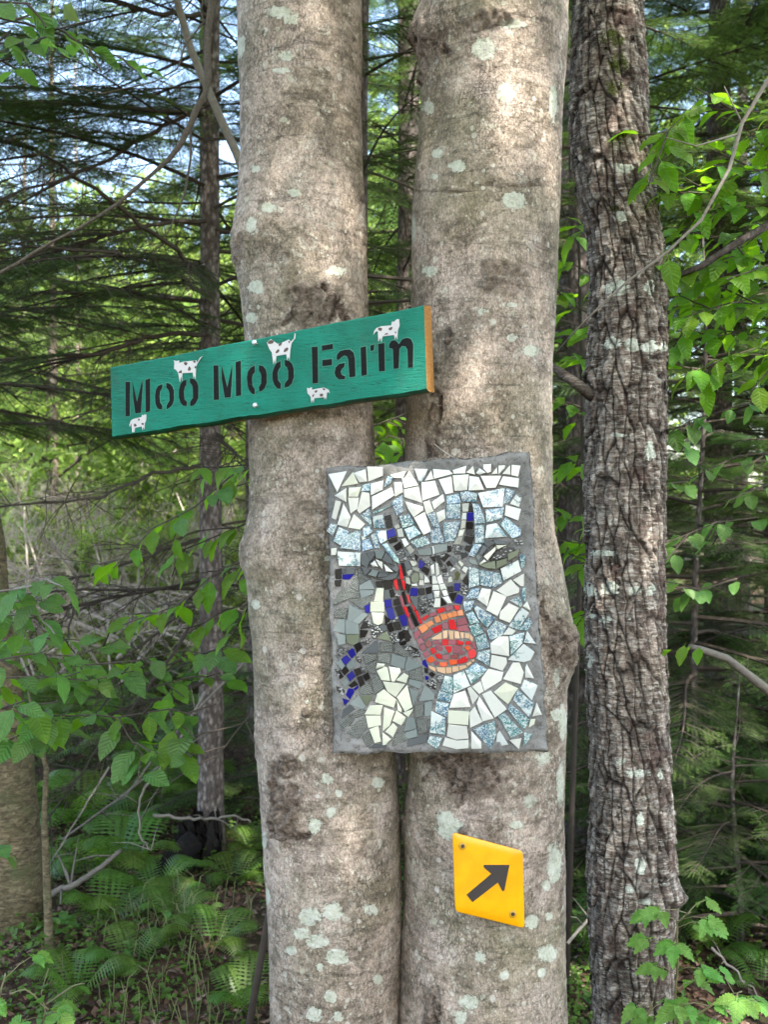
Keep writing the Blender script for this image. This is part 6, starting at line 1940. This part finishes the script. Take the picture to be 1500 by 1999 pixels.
cane(sd1, [(-20, 2100, 2.5), (-10, 1980, 2.5), (10, 1900, 2.5)], 4, 0.06, 6, STEMG)
sd2 = thing('hobblebush_seedling', 'low dull green round leaved seedling right of the bottom left corner', 'seedling', P(95, 2000, 3.1))
spray(sd2, [[(100, 2020, 3.1), (80, 1940, 3.1), (95, 1890, 3.1)], [(90, 1960, 3.1), (140, 1925, 3.1), (165, 1920, 3.1)], [(95, 1970, 3.1), (50, 1930, 3.1), (20, 1940, 3.1)]], 0.075, LM, STEMG, 49, step=0.05)
sd3 = thing('leaf_seedling', 'green seedling leaves against the yellow birch', 'seedling', P(20, 1700, 3.2))
spray(sd3, [[(-40, 1690, 3.2), (10, 1665, 3.2), (30, 1680, 3.2)], [(-40, 1650, 3.2), (10, 1640, 3.2)]], 0.075, LM, STEMG, 50, step=0.045)
# small ground seedlings
for k in range(16):
    px = rf.uniform(120, 500) if k % 4 else rf.uniform(1110, 1160); d = rf.uniform(3.3, 5.2); q = P(px, 1000, d); z = g1(q.x, d)
    t = thing('seedling', 'tiny green seedling among others on the leaf litter', 'seedling', (q.x, d, z), 'tiny seedlings on the litter')
    for j in range(5):
        a = j * 1.3 + rf.random()
        put('leaf', rf.choice(LM), t, (q.x, d, z + rf.uniform(0.03, 0.09)), a, rf.uniform(0, 0.4), rf.uniform(-0.4, 0.4), rf.uniform(0.03, 0.06))

# ---------------------------------------------------------------- litter and grass
LIT = [simple('brown_dead_leaf', (0.105, 0.058, 0.038), 0.8, 0.25, var=0.4, scale=8), simple('pale_dead_leaf', (0.19, 0.135, 0.10), 0.8, 0.25, var=0.3, scale=8), simple('dark_dead_leaf', (0.045, 0.026, 0.018), 0.8, 0.25, var=0.4)]
mb = MB(); r = random.Random(15)
for k in range(40000):
    y = 2.6 + 8.5 * r.random() ** 1.3
    x = r.uniform(-0.42 * y, 0.42 * y)
    z = g1(x, y) if False else None
    mb.v.append((x, y)); 
pts2 = np.array(mb.v); zz = gh(pts2[:, 0], pts2[:, 1])
mb = MB()
for (x, y), z in zip(pts2, zz):
    s = r.uniform(0.009, 0.022); a = r.uniform(0, 6.28); c, s_ = math.cos(a), math.sin(a)
    tl = r.uniform(-0.5, 0.5); cu = r.uniform(-0.4, 0.6)
    base = Vector((x, y, z + r.uniform(0.0, 0.02)))
    dx = Vector((c, s_, tl)) * s; dy = Vector((-s_, c, r.uniform(-0.5, 0.5))) * s * 0.6; up = Vector((0, 0, cu * s))
    mb.add([base - dx + up, base - dy, base + dx + up, base + dy], [(0, 1, 2), (0, 2, 3)], r.choice((0, 0, 0, 1, 2, 2)))
tag(mb.build('leaf_litter', LIT), 'dead brown leaves strewn over the forest floor', kind='stuff')
mb = MB()
for k in range(150):
    px = r.choice((r.gauss(340, 60), r.gauss(250, 110), r.gauss(420, 60))); d = r.uniform(3.15, 4.1)
    q = P(px, 1000, d); z = g1(q.x, d)
    h = r.uniform(0.05, 0.26); b = Vector((q.x, d, z)); lean = Vector((r.uniform(-1, 1), r.uniform(-1, 0.6), 0)) * h * 0.6
    w_ = 0.0016
    mb.add([b + Vector((w_, 0, 0)), b - Vector((w_, 0, 0)), b + lean * 0.35 + Vector((-w_, 0, h * 0.6)), b + lean * 0.35 + Vector((w_, 0, h * 0.6)), b + lean + Vector((0, 0, h * 0.75))],
           [(0, 1, 2, 3), (3, 2, 4)], 0, r.random())
tag(mb.build('grass', [leaf_mat('dry_grass', (0.14, 0.15, 0.06), (0.15, 0.2, 0.06), 0.4, 0.3)]), 'thin grass blades on the mossy bank', kind='stuff')
# moss and ground cover: tiny leaves
mb = MB()
pp = []
for k in range(42000):
    y = 2.7 + 9 * r.random() ** 1.5; x = r.uniform(-0.42 * y, 0.42 * y); pp.append((x, y))
pp = np.array(pp); dn = fbm(np.concatenate([pp * 1.4, np.zeros((len(pp), 1))], 1), 3, 90); zz = gh(pp[:, 0], pp[:, 1])
for (x, y), z, q in zip(pp, zz, dn):
    if q < -0.22: continue
    h = r.uniform(0.01, 0.10) * min(1, max(0.15, q * 2 + .5)); s = r.uniform(0.008, 0.024)
    d = Vector((r.uniform(-1, 1), r.uniform(-1, 1), r.uniform(-0.3, 0.3))).normalized()
    small_leaf(mb, Vector((x, y, z + h)), d, Vector((r.uniform(-.5, .5), r.uniform(-.8, .3), 1)), s * 1.6, s, r, 0)
tag(mb.build('ground_cover', [LEAF_FERN]), 'low green herbs and moss on the forest floor', kind='stuff')

# ---------------------------------------------------------------- say which one of the look-alikes is meant
ORD = ['first', 'second', 'third', 'fourth', 'fifth', 'sixth', 'seventh', 'eighth', 'ninth', 'tenth', 'eleventh', 'twelfth', 'thirteenth', 'fourteenth', 'fifteenth', 'sixteenth', 'seventeenth',
       'eighteenth', 'nineteenth', 'twentieth', 'twenty-first', 'twenty-second', 'twenty-third', 'twenty-fourth']
for g, txt in (('bright green trees across the clearing', 'bright green tree across the clearing, {} from the left in its group'), ('bleached dead shrubs in the clearing', 'bleached leafless dead shrub in the sunny clearing, {} from the left'), ('low bushes of the clearing', 'low bright green bush in the clearing, {} from the left'),
               (GS, 'dark spruce deep in the wood, {} from the left in its group'), ('ferns on the floor farther back', 'dim fern on the floor farther back, {} from the left'),
               ('tiny seedlings on the litter', 'tiny green seedling on the leaf litter, {} from the left')):
    L_ = sorted((o for o in SC.objects if o.get('group') == g), key=lambda o: o.location.x / max(o.location.y, 0.1))
    for i, o in enumerate(L_):
        o['label'] = txt.format(ORD[i])
